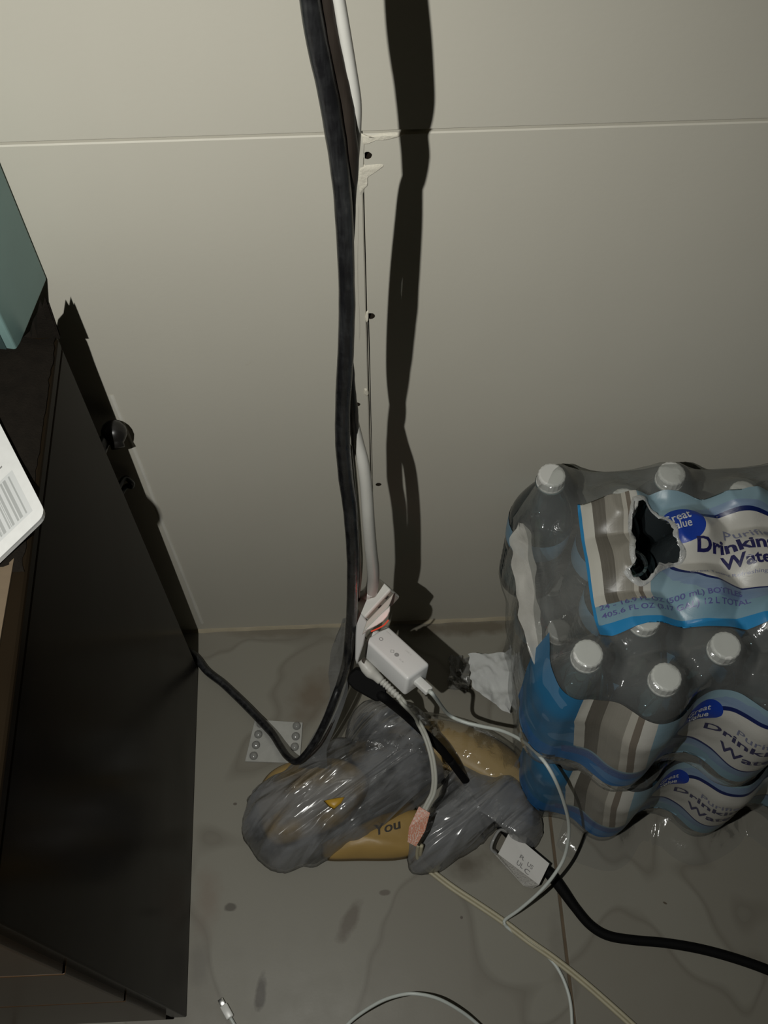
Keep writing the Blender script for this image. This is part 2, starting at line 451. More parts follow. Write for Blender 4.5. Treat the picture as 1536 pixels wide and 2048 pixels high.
def obox(name, o, ex, ey, ez, mat, parent=None, bev=.002):
    bm = bmesh.new(); t = Matrix((ex.normalized(), ey.normalized(), ez.normalized())).transposed().to_4x4(); t.translation = o
    box_bm(bm, (0, 0, 0), (ex.length, ey.length, ez.length), t, bev, 3); return bm_obj(name, bm, mat, parent)
tb = empty('teal_box', A.lerp(B, .5)+lt*.06)
tag(tb, 'dusty teal cardboard box standing on the cabinet at the left edge', 'box')
obox('body', A, ax*ln, lt*.16, Vector((0, 0, .21)), TEAL, tb)
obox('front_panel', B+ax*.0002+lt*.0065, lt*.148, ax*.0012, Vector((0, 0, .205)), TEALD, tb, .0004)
cpn = [Fl(x, y, ctop+.0022) for x, y in [(36, 1070), (31, 1098), (14, 1196), (0, 1278), (-30, 1450), (-60, 1600), (-330, 1560), (-300, 1040)]]
cs = mesh_obj('cardboard_sheet', cpn+[v-Vector((0, 0, .0018)) for v in cpn], [tuple(range(8))[::-1], tuple(range(8, 16))]+[(i, (i+1) % 8, (i+1) % 8+8, i+8) for i in range(8)], TOPW)
tag(cs, 'tan cardboard sheet on the cabinet top below the white carton', 'cardboard')
# white printed carton
zc = ctop+.0105
A = Fl(92, 1027, zc); Bp = Fl(-10, 828, zc)
lo_, hi_ = -.05, .08
def cpt(dz): return Fl(-5, 1120, zc+dz)
best = min((abs(((Bp-A).normalized()).dot((cpt(d/1000)-A).normalized())), d) for d in range(0, 12))[1]/1000
Cp = cpt(best)
e1 = (Bp-A).normalized()*.16; e2 = (Cp-A).normalized()*.11
nn = e2.cross(e1).normalized(); nn = nn if nn.z > 0 else -nn
def card_mat():
    t = NT('printed_white_card'); u, v = t.uv()
    c = t.mix(t.noise(30, 3), (.66, .66, .64), (.76, .76, .74))
    inb = t.math('MULTIPLY', t.math('MULTIPLY', t.math('GREATER_THAN', u, .009), t.math('LESS_THAN', u, .045)),
                 t.math('MULTIPLY', t.math('GREATER_THAN', v, .007), t.math('LESS_THAN', v, .060)))
    c = t.mix(inb, c, (.60, .61, .60))
    bars = t.math('GREATER_THAN', t.noise(1.0, 2, t.scaled(t.n('ShaderNodeTexCoord').outputs['UV'], (0, 420, 0))), .5)
    inner = t.math('MULTIPLY', t.math('MULTIPLY', t.math('GREATER_THAN', u, .011), t.math('LESS_THAN', u, .043)),
                 t.math('MULTIPLY', t.math('GREATER_THAN', v, .010), t.math('LESS_THAN', v, .057)))
    c = t.mix(t.math('MULTIPLY', t.math('MULTIPLY', bars, inner), .8), c, (.33, .34, .33))
    ln_ = t.math('MULTIPLY', t.math('LESS_THAN', t.math('ABSOLUTE', t.math('SUBTRACT', u, .053)), .0006), t.math('GREATER_THAN', v, .012))
    c = t.mix(t.math('MULTIPLY', ln_, .8), c, (.12, .12, .11))
    return t.done(t.bsdf(c, .35, None, 0, .4))
cr = empty('white_carton', A)
tag(cr, 'flat white printed carton with grey barcode overhanging the cabinet edge', 'carton')
th = .0045; k1, k2 = e1.normalized(), e2.normalized()
# rounded-corner slab, top face with UVs in metres
L1, L2, R = .16, .11, .006
out = []
for (cx_, cy_, a0) in [(R, R, PI), (L1-R, R, -PI/2), (L1-R, L2-R, 0), (R, L2-R, PI/2)]:
    for k in range(5): a = a0+PI/2*k/4; out.append((cx_+R*math.cos(a), cy_+R*math.sin(a)))
nO = len(out)
V = [A+k1*a+k2*b for a, b in out]+[A+k1*a+k2*b-nn*th for a, b in out]
uv = [(a, b) for a, b in out]+[(.1, .1)]*nO
Fc = [tuple(range(nO)), tuple(range(nO, 2*nO))[::-1]]+[(i, i+nO, (i+1) % nO+nO, (i+1) % nO) for i in range(nO)]
CARD = card_mat()
mesh_obj('body', V, Fc, CARD, cr, False, uv)
obox('inner_flap', A+k1*.006+k2*.007-nn*(th+.0016), k1*.14, k2*.09, nn*.0010, plain('brown_card', (.32, .26, .17), .7), cr, .0002)

# ================================================================== HANGING CORDS
def black_tape():
    t = NT('taped_black_cable'); p = t.objc()
    st = t.scaled(p, (260, 260, 22)); n = t.noise(1.0, 4, st, .6); n2 = t.noise(95, 4, p)
    c = t.ramp(t.math('ADD', t.math('MULTIPLY', n, .6), t.math('MULTIPLY', n2, .4)), [(0, (.005, .005, .006)), (.46, (.010, .010, .011)), (.62, (.026, .027, .028)), (.8, (.075, .075, .072))])  # lighter ramp stops paint highlight streaks into the tape colour
    return t.done(t.bsdf(c, t.math('ADD', t.math('MULTIPLY', n2, .3), .16), t.bump(t.math('ADD', n, n2), .45, .0007), 0, .7))
BT = black_tape()
BRN = NT('brown_taped_cable'); _p = BRN.objc(); _n = BRN.noise(60, 4, BRN.scaled(_p, (3, 3, .5)))
BRN = BRN.done(BRN.bsdf(BRN.mix(_n, (.010, .0075, .006), (.042, .033, .026)), .45, BRN.bump(_n, .5, .0012), 0, .4))
WCORD = plain('white_pvc_cord', (.62, .61, .56), .42, .10, 30, .15, .0004)
GCORD = plain('grey_white_cord', (.50, .50, .44), .45, .10, 40, .2, .0004)
YB = -.112
# pixel centre, pixel width, depth from wall ->  points with radius
def chain(rows):
    P, R = [], []
    for px, py, wpx, y in rows:
        q = Wl(px, py, y); P.append(q); R.append(wpx/2*((q-CAM).dot(FW))/F_PX)
    return P, R
rows = [(600, -160, 40, YB), (611, -80, 42, YB), (620, 0, 44, YB), (631, 65, 45, YB), (644, 130, 45, YB), (659, 200, 43, YB), (669, 260, 42, YB), (679, 330, 40, YB),
        (685, 390, 38, YB), (689, 450, 37, YB), (691, 500, 36, YB), (693, 560, 34, YB), (694, 620, 33, YB), (692, 690, 33, YB), (689, 750, 33, YB),
        (686, 800, 31, YB), (685, 850, 31, YB), (686, 900, 30, YB), (692, 960, 30, YB), (699, 1010, 29, -.116), (703, 1060, 27, -.120),
        (706, 1120, 25, -.124), (705, 1180, 23, -.126), (703, 1235, 22, -.128), (699, 1280, 21, -.131), (694, 1320, 19, -.138)]
P1, R1 = chain(rows)
low = [(682, 1362, .135), (668, 1400, .115), (652, 1440, .096), (633, 1478, .080), (612, 1508, .068), (594, 1523, .0600),
       (576, 1514, .0500), (560, 1492, .034), (545, 1468, .020), (520, 1440, .0115), (485, 1404, .0075), (447, 1368, .0065), (415, 1343, .0062)]
P2 = [Fl(x, y, z) for x, y, z in low]; R2 = [.0045, .0044, .0043, .0042, .0042, .0042, .0043, .0045, .0048, .0050, .0050, .0050, .0050]
P3 = [Vector((-.232, -.030, .0062)), Vector((-.29, -.022, .0062)), Vector((-.38, -.024, .0062))]; R3 = [.0050]*3
bundle = empty('power_cable', Vector((P2[5].x, P2[5].y, 0)))
tag(bundle, 'thick black taped power cable hanging down the wall and looping onto the grey bag', 'cable')
tube('black_cord', P1+P2+P3, R1+R2+R3, BT, bundle, sub=6, seg=16, bump=.05, bscale=60)
rows = [(642, -160, 38, -.108), (646, -80, 38, -.108), (652, 0, 40, -.108), (664, 65, 40, -.108), (677, 130, 38, -.108), (690, 200, 36, -.108), (697, 260, 34, -.108), (703, 330, 30, -.108),
        (703, 390, 20, -.104), (701, 450, 18, -.105), (699, 500, 18, -.105), (698, 620, 18, -.105), (697, 700, 18, -.105), (700, 770, 22, -.103), (704, 820, 24, -.101), (707, 850, 20, -.100), (708, 880, 12, -.099), (706, 915, 8, -.100), (709, 960, 7, -.102),
        (714, 1030, 7, -.103), (716, 1100, 7, -.104), (716, 1180, 8, -.105), (714, 1240, 9, -.108), (710, 1290, 9, -.114), (706, 1318, 8, -.122)]
P, R = chain(rows)
P += [Fl(699, 1355, .125), Fl(688, 1395, .105), Fl(668, 1440, .09), Fl(640, 1490, .072), Fl(606, 1522, .060)]; R += [.0020, .0019, .0018, .0018, .0018]
tube('brown_cord', P, R, BRN, bundle, sub=6, seg=12, bump=.15, bscale=90)
# thin strands running free below the split
for k, (ox, yy) in enumerate([(0, -.106), (4, -.100)]):
    P, R = chain([(702+ox, 890, 4, yy), (708+ox, 950, 4, yy), (713+ox, 1010, 4, yy), (718+ox, 1080, 4, yy), (720+ox, 1130, 4, yy), (718, 1190, 4, yy), (712, 1240, 4, yy)])
    tube('thin_strand', P, R, GCORD, bundle, sub=5, seg=8)
# white extension cord (behind the bundle above, free below)
we = empty('extension_cord', Wl(750, 1210, -.115))
tag(we, 'white extension cord with multi-outlet end hanging beside the black cable', 'extension cord')
P, R = chain([(650, -160, 26, -.110), (664, -80, 26, -.110), (678, 0, 26, -.110), (689, 65, 26, -.110), (700, 130, 25, -.109), (711, 200, 24, -.107), (713, 250, 20, -.104), (710, 310, 18, -.096),
              (701, 370, 22, -.090), (694, 450, 24, -.092), (690, 560, 23, -.092), (690, 680, 23, -.093), (694, 760, 23, -.094), (704, 830, 22, -.096), (717, 885, 22, -.099),
              (727, 930, 25, -.104), (733, 980, 25, -.108), (737, 1040, 25, -.112), (742, 1100, 25, -.112), (746, 1135, 25, -.110), (746, 1162, 25, -.106), (742, 1184, 26, -.103)])
tube('cord', P, R, WCORD, we, sub=6, seg=14)
# frame of the outlet end: a = along its slope (image up-right), b = down the cord
def dirv(p0, p1, y): return (Wl(*p1, y)-Wl(*p0, y))
OW = plain('white_outlet_plastic', (.70, .70, .66), .30, .05, 30)
OG = plain('shaded_outlet_face', (.42, .39, .34), .4, .06)  # white outlet plastic greyed, shade of the face turned from the torch painted in
yo = -.118
def prism(name, front, back_shift, mat, parent, bev=.0014, seg=3):
    """solid whose front outline is given as 3D points, extruded along back_shift, bevelled"""
    bm = bmesh.new(); a = [bm.verts.new(p) for p in front]; b = [bm.verts.new(Vector(p)+back_shift) for p in front]
    bm.faces.new(a); bm.faces.new(b[::-1]); n = len(a)
    for i in range(n): bm.faces.new((a[i], b[i], b[(i+1) % n], a[(i+1) % n]))
    bmesh.ops.recalc_face_normals(bm, faces=bm.faces)
    if bev: bmesh.ops.bevel(bm, geom=list(bm.edges), offset=bev, segments=seg, profile=.5, affect='EDGES')
    return bm_obj(name, bm, mat, parent)
def img(px, py, P0):                                   # point seen at the pixel, in the upright-facing plane through P0
    d = ray(px, py); return CAM + d*((P0-CAM).dot(FW)/d.dot(FW))
O0 = Wl(745, 1215, yo)
K0 = img(729, 1236, O0); MPX = ((O0-CAM).dot(FW))/F_PX
def iv(x, y, d): return RT*x-UP*y+FW*d
LDIR = iv(.64, .58, -.50).normalized()
va = img(783, 1180, O0)-K0; va -= LDIR*va.dot(LDIR); vcn = LDIR.cross(va).normalized(); vcn = vcn if vcn.dot(FW) > 0 else -vcn
def hexa(name, o, a, b, c, mat, parent, bev):
    bm = bmesh.new(); P_ = [bm.verts.new(o+a*i+b*j+c*k) for k in (0, 1) for j in (0, 1) for i in (0, 1)]
    for f in ((0, 1, 3, 2), (4, 6, 7, 5), (0, 4, 5, 1), (2, 3, 7, 6), (0, 2, 6, 4), (1, 5, 7, 3)): bm.faces.new([P_[k] for k in f])
    bmesh.ops.recalc_face_normals(bm, faces=bm.faces)
    bmesh.ops.bevel(bm, geom=list(bm.edges), offset=bev, segments=3, profile=.5, affect='EDGES')
    return bm_obj(name, bm, mat, parent)
hexa('outlet_body', K0, va, -LDIR*.0185, vcn*.027, OW, we, .0018)
hexa('outlet_face', K0+va*.04+vcn*.0016-LDIR*.002, va*.92, LDIR*.0024, vcn*.024, OG, we, .0005)
sidef = [img(x, y, K0+FW*.004) for x, y in [(717, 1218), (735, 1243), (733, 1262), (727, 1290), (714, 1330), (710, 1318), (711, 1270), (713, 1236)]]
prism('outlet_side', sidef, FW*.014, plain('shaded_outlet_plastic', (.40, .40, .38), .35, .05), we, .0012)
tube('strain_relief', [Wl(742, 1180, -.1035), K0+va*.33-LDIR*.022+vcn*.011, K0+va*.33-LDIR*.016+vcn*.011], [.0064, .0076, .0092], OW, we, sub=5, seg=18)
for (a_, c_) in [(.72, .0045), (.42, .0060)]:
    c = K0+va*a_+vcn*c_+LDIR*.0006
    V, Fc = tube_geo([c, c+va*.10], .0008, 6); mesh_obj('socket_slot', V, Fc, BLK, we)
dd = K0-FW*.001
gapf = [img(x, y, dd+FW*.004) for x, y in [(788, 1186), (784, 1198), (778, 1213), (737, 1260), (724, 1270), (733, 1243)]]
prism('outlet_lower_face', gapf, FW*.008, OG, we, .0006)
discf = [img(x, y, dd) for x, y in [(780, 1212), (780, 1222), (775, 1233), (766, 1243), (752, 1252), (736, 1260), (728, 1262), (742, 1248), (762, 1228)]]
prism('socket_rim', discf, FW*.007, OW, we, .0010)
# red neon glow between outlet and charger
LEDT = NT('red_led'); em = LEDT.n('ShaderNodeEmission'); em.inputs[0].default_value = (1, .10, .05, 1); em.inputs[1].default_value = .5
LED = LEDT.done(em.outputs[0])
V, Fc = tube_geo(catmull([img(x, y, O0-FW*.004) for x, y in [(777, 1240), (768, 1250), (756, 1257), (742, 1263)]], 4), .0007, 8)
mesh_obj('led_ring', V, Fc, LED, we, True)
ldl = bpy.data.lights.new('led_glow', 'POINT'); ldl.energy = .0022; ldl.color = (1, .08, .05); ldl.shadow_soft_size = .002
lol = bpy.data.objects.new('led_glow', ldl); lol.location = img(776, 1243, O0-FW*.020); COL.objects.link(lol)

# ---- charger brick
CH = plain('charger_white', (.86, .86, .84), .33, .03, 30)
ch = empty('charger', Wl(800, 1320, -.14))
tag(ch, 'white charger brick with small printed symbols plugged into the outlet end', 'charger')
C0 = Wl(800, 1310, -.142)
c_tr = img(775, 1249, C0); c_br = img(859, 1326, C0-FW*.030); 
L = (c_br-c_tr); l = L.normalized()
side = (img(741, 1286, C0)-c_tr); side -= l*side.dot(l); sdir = side.normalized()
nvec = l.cross(sdir).normalized(); nvec = nvec if nvec.dot(FW) < 0 else -nvec     # toward the viewer
ang = math.radians(36); ex = (sdir*math.cos(ang)-nvec*(-math.sin(ang)))          # top face direction leans toward viewer going down-left
ex = (sdir*math.cos(ang)+nvec*math.sin(ang)).normalized(); ey = (sdir*math.sin(ang)-nvec*math.cos(ang)).normalized()
W1 = .0310; W2 = .0290; LL = L.length*1.02
bm = bmesh.new(); mtx = Matrix((l, ex, ey)).transposed().to_4x4(); mtx.translation = c_tr
box_bm(bm, (0, 0, 0), (LL, W1, W2), mtx, .0035, 4); bm_obj('body', bm, CH, ch, True).data.polygons.foreach_set('use_smooth', [True]*0 or [True]*len(ch.children[0].data.polygons))
fn = -ey                                                # outward normal of the printed face
def onface(a, b, h=.0001): return c_tr + l*a + ex*b + fn*h
def ring_mesh(name, c, r0, r1, seg, mat, par):
    V = []; Fc = []
    for k in range(seg):
        t_ = 2*PI*k/seg; d = l*math.cos(t_)+ex*math.sin(t_); V += [c+d*r0, c+d*r1]
    for k in range(seg): a = 2*k; b = 2*((k+1) % seg); Fc.append((a, a+1, b+1, b))
    return mesh_obj(name, V, Fc, mat, par)
INK = plain('grey_print', (.36, .36, .35), .5, .05)
ring_mesh('printed_symbol', onface(.010, .0180), .0014, .0022, 14, INK, ch)
ring_mesh('printed_symbol', onface(.0285, .0195), .0018, .0025, 4, INK, ch)
ring_mesh('printed_symbol', onface(.0345, .0190), .0002, .0025, 14, INK, ch)
FONTS = {}
def text_geo(txt, width, height, bold=0.0):
    cu = bpy.data.curves.new('t', 'FONT'); cu.body = txt; cu.size = 1.0; cu.offset = bold; cu.resolution_u = 3
    ob = bpy.data.objects.new('t', cu); COL.objects.link(ob); bpy.context.view_layer.update()
    me = bpy.data.meshes.new_from_object(ob.evaluated_get(bpy.context.evaluated_depsgraph_get()))
    bpy.data.objects.remove(ob)
    xs = [v.co.x for v in me.vertices]; ys = [v.co.y for v in me.vertices]
    x0, x1, y0, y1 = min(xs), max(xs), min(ys), max(ys)
    bm = bmesh.new(); bm.from_mesh(me); bmesh.ops.triangulate(bm, faces=bm.faces)
    for v in bm.verts: v.co = Vector(((v.co.x-x0)/(x1-x0)*width, (v.co.y-y0)/(y1-y0)*height, 0))
    # split long edges so that the print follows the curved wrap
    le = [e for e in bm.edges if e.calc_length() > .006]
    if le: bmesh.ops.subdivide_edges(bm, edges=le, cuts=2); bmesh.ops.triangulate(bm, faces=bm.faces)
    V = [v.co.copy() for v in bm.verts]; Fc = [tuple(v.index for v in f.verts) for f in bm.faces]; bm.free()
    return V, Fc
def text_on(name, txt, fn_, width, height, mat, parent, bold=0.0):
    V, Fc = text_geo(txt, width, height, bold); return mesh_obj(name, [fn_(v.x, v.y) for v in V], Fc, mat, parent)
# small lines of print (reads along the brick)
for (a, b, wd, tx) in [(.006, .0075, .007, '65W'), (.036, .0085, .008, 'USB-C'), (.040, .0210, .006, 'CE')]:
    text_on('printed_text', tx, lambda x, y, a=a, b=b: onface(a+x, b-y, .00012), wd, .0016, plain('faint_print', (.56, .55, .53), .5, .03), ch)
# prongs side: collar against the outlet
pc = c_tr + ex*W1*.5 + ey*W2*.5
V, Fc = tube_geo([pc-l*.004, pc+l*.001], .0100, 20); mesh_obj('collar', V, Fc, CH, ch)
for s in (-1, 1):
    V, Fc = tube_geo([pc+ex*.005*s-l*.011, pc+ex*.005*s-l*.003], .0011, 6); mesh_obj('prong', V, Fc, plain('prong_metal', (.6, .58, .5), .3, metal=1), ch)

# ---- lightning style cable from the charger
LC = plain('thin_white_cable', (.62, .66, .62), .40, .06, 40)
lc = empty('charging_cable', Fl(1120, 1700, 0))
tag(lc, 'thin white charging cable arcing from the white charger across the water pack to the floor', 'cable')
ce = c_tr + l*LL + ex*W1*.50 + ey*W2*.5
hd = l
bm = bmesh.new(); mtx = Matrix((l, ex, ey)).transposed().to_4x4(); mtx.translation = ce
box_bm(bm, (-.001, -.0048, -.0032), (.0175, .0048, .0032), mtx, .0014, 3)
bm_obj('plug_housing', bm, plain('white_plug', (.80, .80, .77), .3, .03), lc, True)
e0 = ce + l*.0175
P = [e0-l*.002, e0+l*.006]
def toward(px, py, z): return Fl(px, py, z)
P += [toward(896, 1428, .175), toward(925, 1443, .172), toward(960, 1452, .175), toward(1005, 1462, .190), toward(1045, 1482, .215), toward(1082, 1515, .238), toward(1108, 1555, .232),
      toward(1128, 1605, .185), toward(1138, 1655, .130), toward(1130, 1710, .085), toward(1108, 1750, .066), toward(1078, 1785, .048), toward(1040, 1818, .025), toward(1012, 1838, .0085), toward(1008, 1846, .0068)]
R = [.0024, .0021]+[.0020]*3+[.0019]*12
tube('cable', P, R, LC, lc, sub=7, seg=10)
P = [toward(1008, 1846, .0068), toward(1014, 1854, .0038), toward(1030, 1866, .0022), toward(1060, 1885, .0021), toward(1090, 1908, .0021), toward(1114, 1935, .0021), toward(1132, 1972, .0021), toward(1142, 2015, .0021), toward(1144, 2080, .0021), toward(1140, 2150, .0021)]
tube('cable', P, .0019, LC, lc, sub=7, seg=10)

# ---- second white cable at the bottom with its free end
c2 = empty('spare_charging_cable', Fl(820, 2000, 0))
tag(c2, 'thin white cable arcing at the bottom edge, its free connector lying by the cabinet', 'cable')
P = [toward(448, 2008, .0045), toward(452, 2019, .0045)]
A_, B_ = toward(443, 2003, .0040), toward(461, 2036, .0040)
ll = (B_-A_).normalized(); nn_ = Vector((0, 0, 1)); mm = nn_.cross(ll)
mtx = Matrix((ll, mm, nn_)).transposed().to_4x4(); mtx.translation = A_
bm = bmesh.new(); box_bm(bm, (.004, -.0042, -.0027), ((B_-A_).length, .0042, .0027), mtx, .0012, 3); bm_obj('plug_housing', bm, plain('white_plug_small', (.78, .78, .74), .3, .03), c2, True)
bm = bmesh.new(); box_bm(bm, (-.003, -.0030, -.0008), (.0045, .0030, .0008), mtx, .0004, 2); bm_obj('connector_tip', bm, plain('tip_metal', (.6, .6, .58), .25, metal=1), c2, True)
P = [B_, toward(470, 2052, .0035), toward(488, 2085, .0025), toward(540, 2150, .0022), toward(610, 2160, .003), toward(660, 2095, .006), toward(700, 2044, .012), toward(755, 2006, .030), toward(800, 1990, .042), toward(835, 1988, .046),
     toward(875, 1997, .042), toward(915, 2018, .032), toward(950, 2044, .020), toward(1000, 2090, .008), toward(1060, 2140, .0021)]
tube('cable', P, .0019, LC, c2, sub=8, seg=10)

# ---- grey-white twin cord with ribbed plug, orange tag, and the cream run on the floor
tc = empty('twin_cord', Fl(1000, 1835, 0))
tag(tc, 'cream flat twin cord with ribbed white plug and orange paper tag', 'cord')
G0 = Wl(760, 1360, -.162)
pts = [img(x, y, G0) for x, y in [(722, 1320), (733, 1334), (742, 1344), (752, 1352), (762, 1362)]]
tube('plug', pts, [.0045, .0068, .0070, .0052, .0046], WCORD, tc, sub=4, seg=16)
path = [img(x, y, G0) for x, y in [(758, 1358), (768, 1366), (778, 1375), (789, 1386), (800, 1396)]]
pp = catmull(path, 8); rr = [.0034+.0010*(1 if (i//2) % 2 else 0)-.0008*i/len(pp) for i in range(len(pp))]
V, Fc = tube_geo(pp, rr, 12); mesh_obj('strain_relief', V, Fc, WCORD, tc, True)
P = [img(798, 1394, G0), img(812, 1412, G0), Fl(835, 1442, .135), Fl(852, 1475, .128), Fl(864, 1515, .120), Fl(869, 1555, .110), Fl(866, 1585, .100), Fl(856, 1606, .094), Fl(846, 1626, .088)]
def twin(name, P, r, gap, mat, parent, sub=7):
    path = catmull(P, sub)
    for s in (-1, 1):
        q = []
        for i, p in enumerate(path):
            t_ = (path[min(i+1, len(path)-1)]-path[max(i-1, 0)]).normalized(); sd = t_.cross(Vector((0, 0, 1))).normalized()
            q.append(p+sd*gap*s)
        V, Fc = tube_geo(q, r, 10); mesh_obj(name, V, Fc, mat, parent, True)
twin('strand', P, .0019, .0015, GCORD, tc)
P = [Fl(840, 1690, .055), Fl(838, 1712, .030), Fl(845, 1726, .010), Fl(862, 1742, .0028), Fl(905, 1775, .0028), Fl(955, 1808, .0028), Fl(1005, 1842, .0028), Fl(1055, 1880, .0028), Fl(1105, 1915, .0028), Fl(1160, 1958, .0028), Fl(1220, 2010, .0028), Fl(1275, 2060, .0028), Fl(1360, 2140, .0028)]
twin('strand', P, .0021, .0019, plain('cream_cord', (.47, .43, .30), .5, .12, 50, .2, .0004), tc)
def tag_mat():
    t = NT('orange_tag'); u, v = t.uv()
    wv = t.noise(1, 2, t.scaled(t.n('ShaderNodeTexCoord').outputs['UV'], (900, 420, 1)))
    c = t.mix(t.math('GREATER_THAN', wv, .52), (.60, .24, .15), (.66, .47, .38))
    return t.done(t.bsdf(c, .5))
tp = [(838, 1613), (860, 1626), (850, 1662), (832, 1693), (815, 1684), (818, 1655)]
zt = [.0945, .0935, .087, .078, .079, .088]
tV = [Fl(x, y, z) for (x, y), z in zip(tp, zt)]; cV = sum(tV, Vector())/6
prV = tV+[v-FW*-.0012 for v in tV]
Fc = [tuple(range(6)), tuple(range(6, 12))[::-1]]+[(i, i+6, (i+1) % 6+6, (i+1) % 6) for i in range(6)]
mesh_obj('paper_tag', prV, Fc, tag_mat(), tc, False, [(v.x, v.y) for v in prV])
e_a, e_b = tV[5].lerp(tV[4], .0), tV[2]
tx0 = tV[4].lerp(tV[3], .25); txu = (tV[0]-tV[4]); txv = (tV[3]-tV[4])
for k, sname in enumerate(['WARNING', 'DO NOT REMOVE', 'THIS TAG']):
    text_on('tag_text', sname, lambda x, y, k=k: tV[4]+txu.normalized()*(.002+x)+txv.normalized()*(.0015+.0028*(2-k)+y)-FW*.0009, txu.length*.8, .0017, plain('tag_print', (.72, .62, .54), .6, .02), tc)

# ---- black plug and its heavy black cord with the white label
bc = empty('black_power_cord', Fl(1200, 1860, 0))
tag(bc, 'heavy black power cord with white warning label, running right across the floor', 'power cord')
BP = plain('matte_black_plastic', (.004, .004, .004), .75, .3, 40, 0, 0, .15)
G1 = Wl(735, 1370, -.165)
bf = [img(x, y, G1) for x, y in [(712, 1338), (728, 1342), (752, 1358), (774, 1376), (770, 1400), (752, 1404), (730, 1392), (706, 1378), (694, 1364), (698, 1350)]]
prism('plug_body', bf, FW*.020, BP, bc, .002)
P = [img(752, 1386, G1)+FW*.008, img(775, 1402, G1)+FW*.006, Fl(810, 1430, .128), Fl(845, 1462, .112), Fl(876, 1492, .098), Fl(900, 1520, .080)]
tube('cord', P, [.0060, .0052, .0046, .0048, .0050, .0046], BP, bc, sub=6)
P = [Fl(900, 1520, .080), Fl(930, 1560, .045), Fl(960, 1600, .015), Fl(990, 1640, .008), Fl(1030, 1682, .0085), Fl(1075, 1724, .0085), Fl(1102, 1750, .0065), Fl(1125, 1780, .0058), Fl(1150, 1815, .0056), Fl(1180, 1850, .0056), Fl(1215, 1871, .0056), Fl(1265, 1880, .0056), Fl(1330, 1886, .0056),
     Fl(1400, 1898, .0056), Fl(1470, 1917, .0056), Fl(1540, 1942, .0056), Fl(1640, 1985, .0056)]
tube('cord', P, [.0046]*3+[.0050]*3+[.0068, .0062]+[.0053]*9, BP, bc, sub=6)
# label: folded paper with loop end
def label_mat():
    t = NT('white_label_print'); u, v = t.uv()
    nf = t.noise(1, 3, t.scaled(t.n('ShaderNodeTexCoord').outputs['UV'], (500, 1700, 1)), .7)
    ink = t.math('MULTIPLY', t.math('GREATER_THAN', nf, .55), t.math('GREATER_THAN', v, .5))
    c = t.mix(t.math('MULTIPLY', ink, .7), (.60, .585, .55), (.22, .21, .2))
    return t.done(t.bsdf(c, .35))
LBW = plain('white_label', (.60, .585, .55), .4, .05)
LA, LB, LCn, LD = Fl(1020, 1661, .026), Fl(1099, 1727, .024), Fl(1078, 1770, .020), Fl(996, 1708, .022)
prism('label_front', [LA, LB, LCn, LD], Vector((0, 0, -.0008)), LBW, bc, .0002, 1)
SA, SB, SC, SD = LD, LCn, Fl(1062, 1776, .006), Fl(1044, 1771, .004)
SE = Fl(992, 1712, .010)
t_ = label_mat()
V = [LD+Vector((0,0,-.0004)), LCn+Vector((0,0,-.0004)), Fl(1066, 1777, .006), Fl(1047, 1772, .002), Fl(985, 1704, .008)]
Vb = [v+Vector((.0004, .0006, -.0002)) for v in V]
mesh_obj('label_side', V+Vb, [(0, 1, 2, 3, 4), (9, 8, 7, 6, 5)]+[(i, i+5, (i+1) % 5+5, (i+1) % 5) for i in range(5)], t_, bc, False, [(v.x, 1+v.y*0+1) if False else (v.x, v.y+10) for v in V+Vb])
tube('label_loop', [Fl(1016, 1664, .024), Fl(1000, 1660, .028), Fl(988, 1676, .028), Fl(982, 1696, .024), Fl(992, 1706, .018)], .0034, film_mat('clear_label_loop', (.8, .8, .8), .45, (.6, .6, .58), .1), bc, flat=.5)
lu = (LB-LA).normalized(); lv = (LA-LD).normalized()
for (u_, v_, wd, h, tx) in [(.026, .0165, .006, .0040, 'R'), (.026, .0085, .0085, .0050, 'UL'), (.037, .0150, .0075, .0045, 'US'), (.037, .0075, .0065, .0050, 'C')]:
    text_on('label_text', tx, lambda x, y, u_=u_, v_=v_: LD+lu*(u_-.003+x)+lv*(v_-.004+y)+Vector((0, 0, .0003)), wd, h, plain('label_ink', (.17, .165, .16), .5), bc, .01)

# ================================================================== BOTTLED WATER
PITX, ROWY = .0567, .058
DIA = .0315
BODYM = NT('clear_bottle_plastic')
_p = BODYM.objc(); _h = BODYM.math('SINE', BODYM.math('MULTIPLY', BODYM.n('ShaderNodeSeparateXYZ').outputs[2], 1.0))
tr = BODYM.n('ShaderNodeBsdfTransparent'); tr.inputs[0].default_value = (.62, .75, .79, 1)
g = BODYM.n('ShaderNodeBsdfGlossy'); g.inputs['Roughness'].default_value = .06
nm = BODYM.bump(BODYM.noise(70, 3, _p), .5, .0010); BODYM.put(g.inputs['Normal'], nm)
df = BODYM.n('ShaderNodeBsdfDiffuse'); df.inputs[0].default_value = (.35, .43, .46, 1)
fr = BODYM.n('ShaderNodeFresnel'); fr.inputs[0].default_value = 1.5; BODYM.put(fr.inputs['Normal'], nm)
BODY = BODYM.done(BODYM.mixsh(fr.outputs[0], BODYM.mixsh(.07, tr.outputs[0], df.outputs[0]), g.outputs[0]))
WAT = NT('water'); tr = WAT.n('ShaderNodeBsdfTransparent'); tr.inputs[0].default_value = (.50, .62, .66, 1)
g = WAT.n('ShaderNodeBsdfGlossy'); g.inputs['Roughness'].default_value = .03
fr = WAT.n('ShaderNodeFresnel'); fr.inputs[0].default_value = 1.33
WATER = WAT.done(WAT.mixsh(fr.outputs[0], tr.outputs[0], g.outputs[0]))
CAPM = plain('white_cap', (.60, .60, .57), .38, .04, 60)
SLEEVE = plain('bottle_sleeve_blue', (.16, .30, .42), .35, .25, 50)
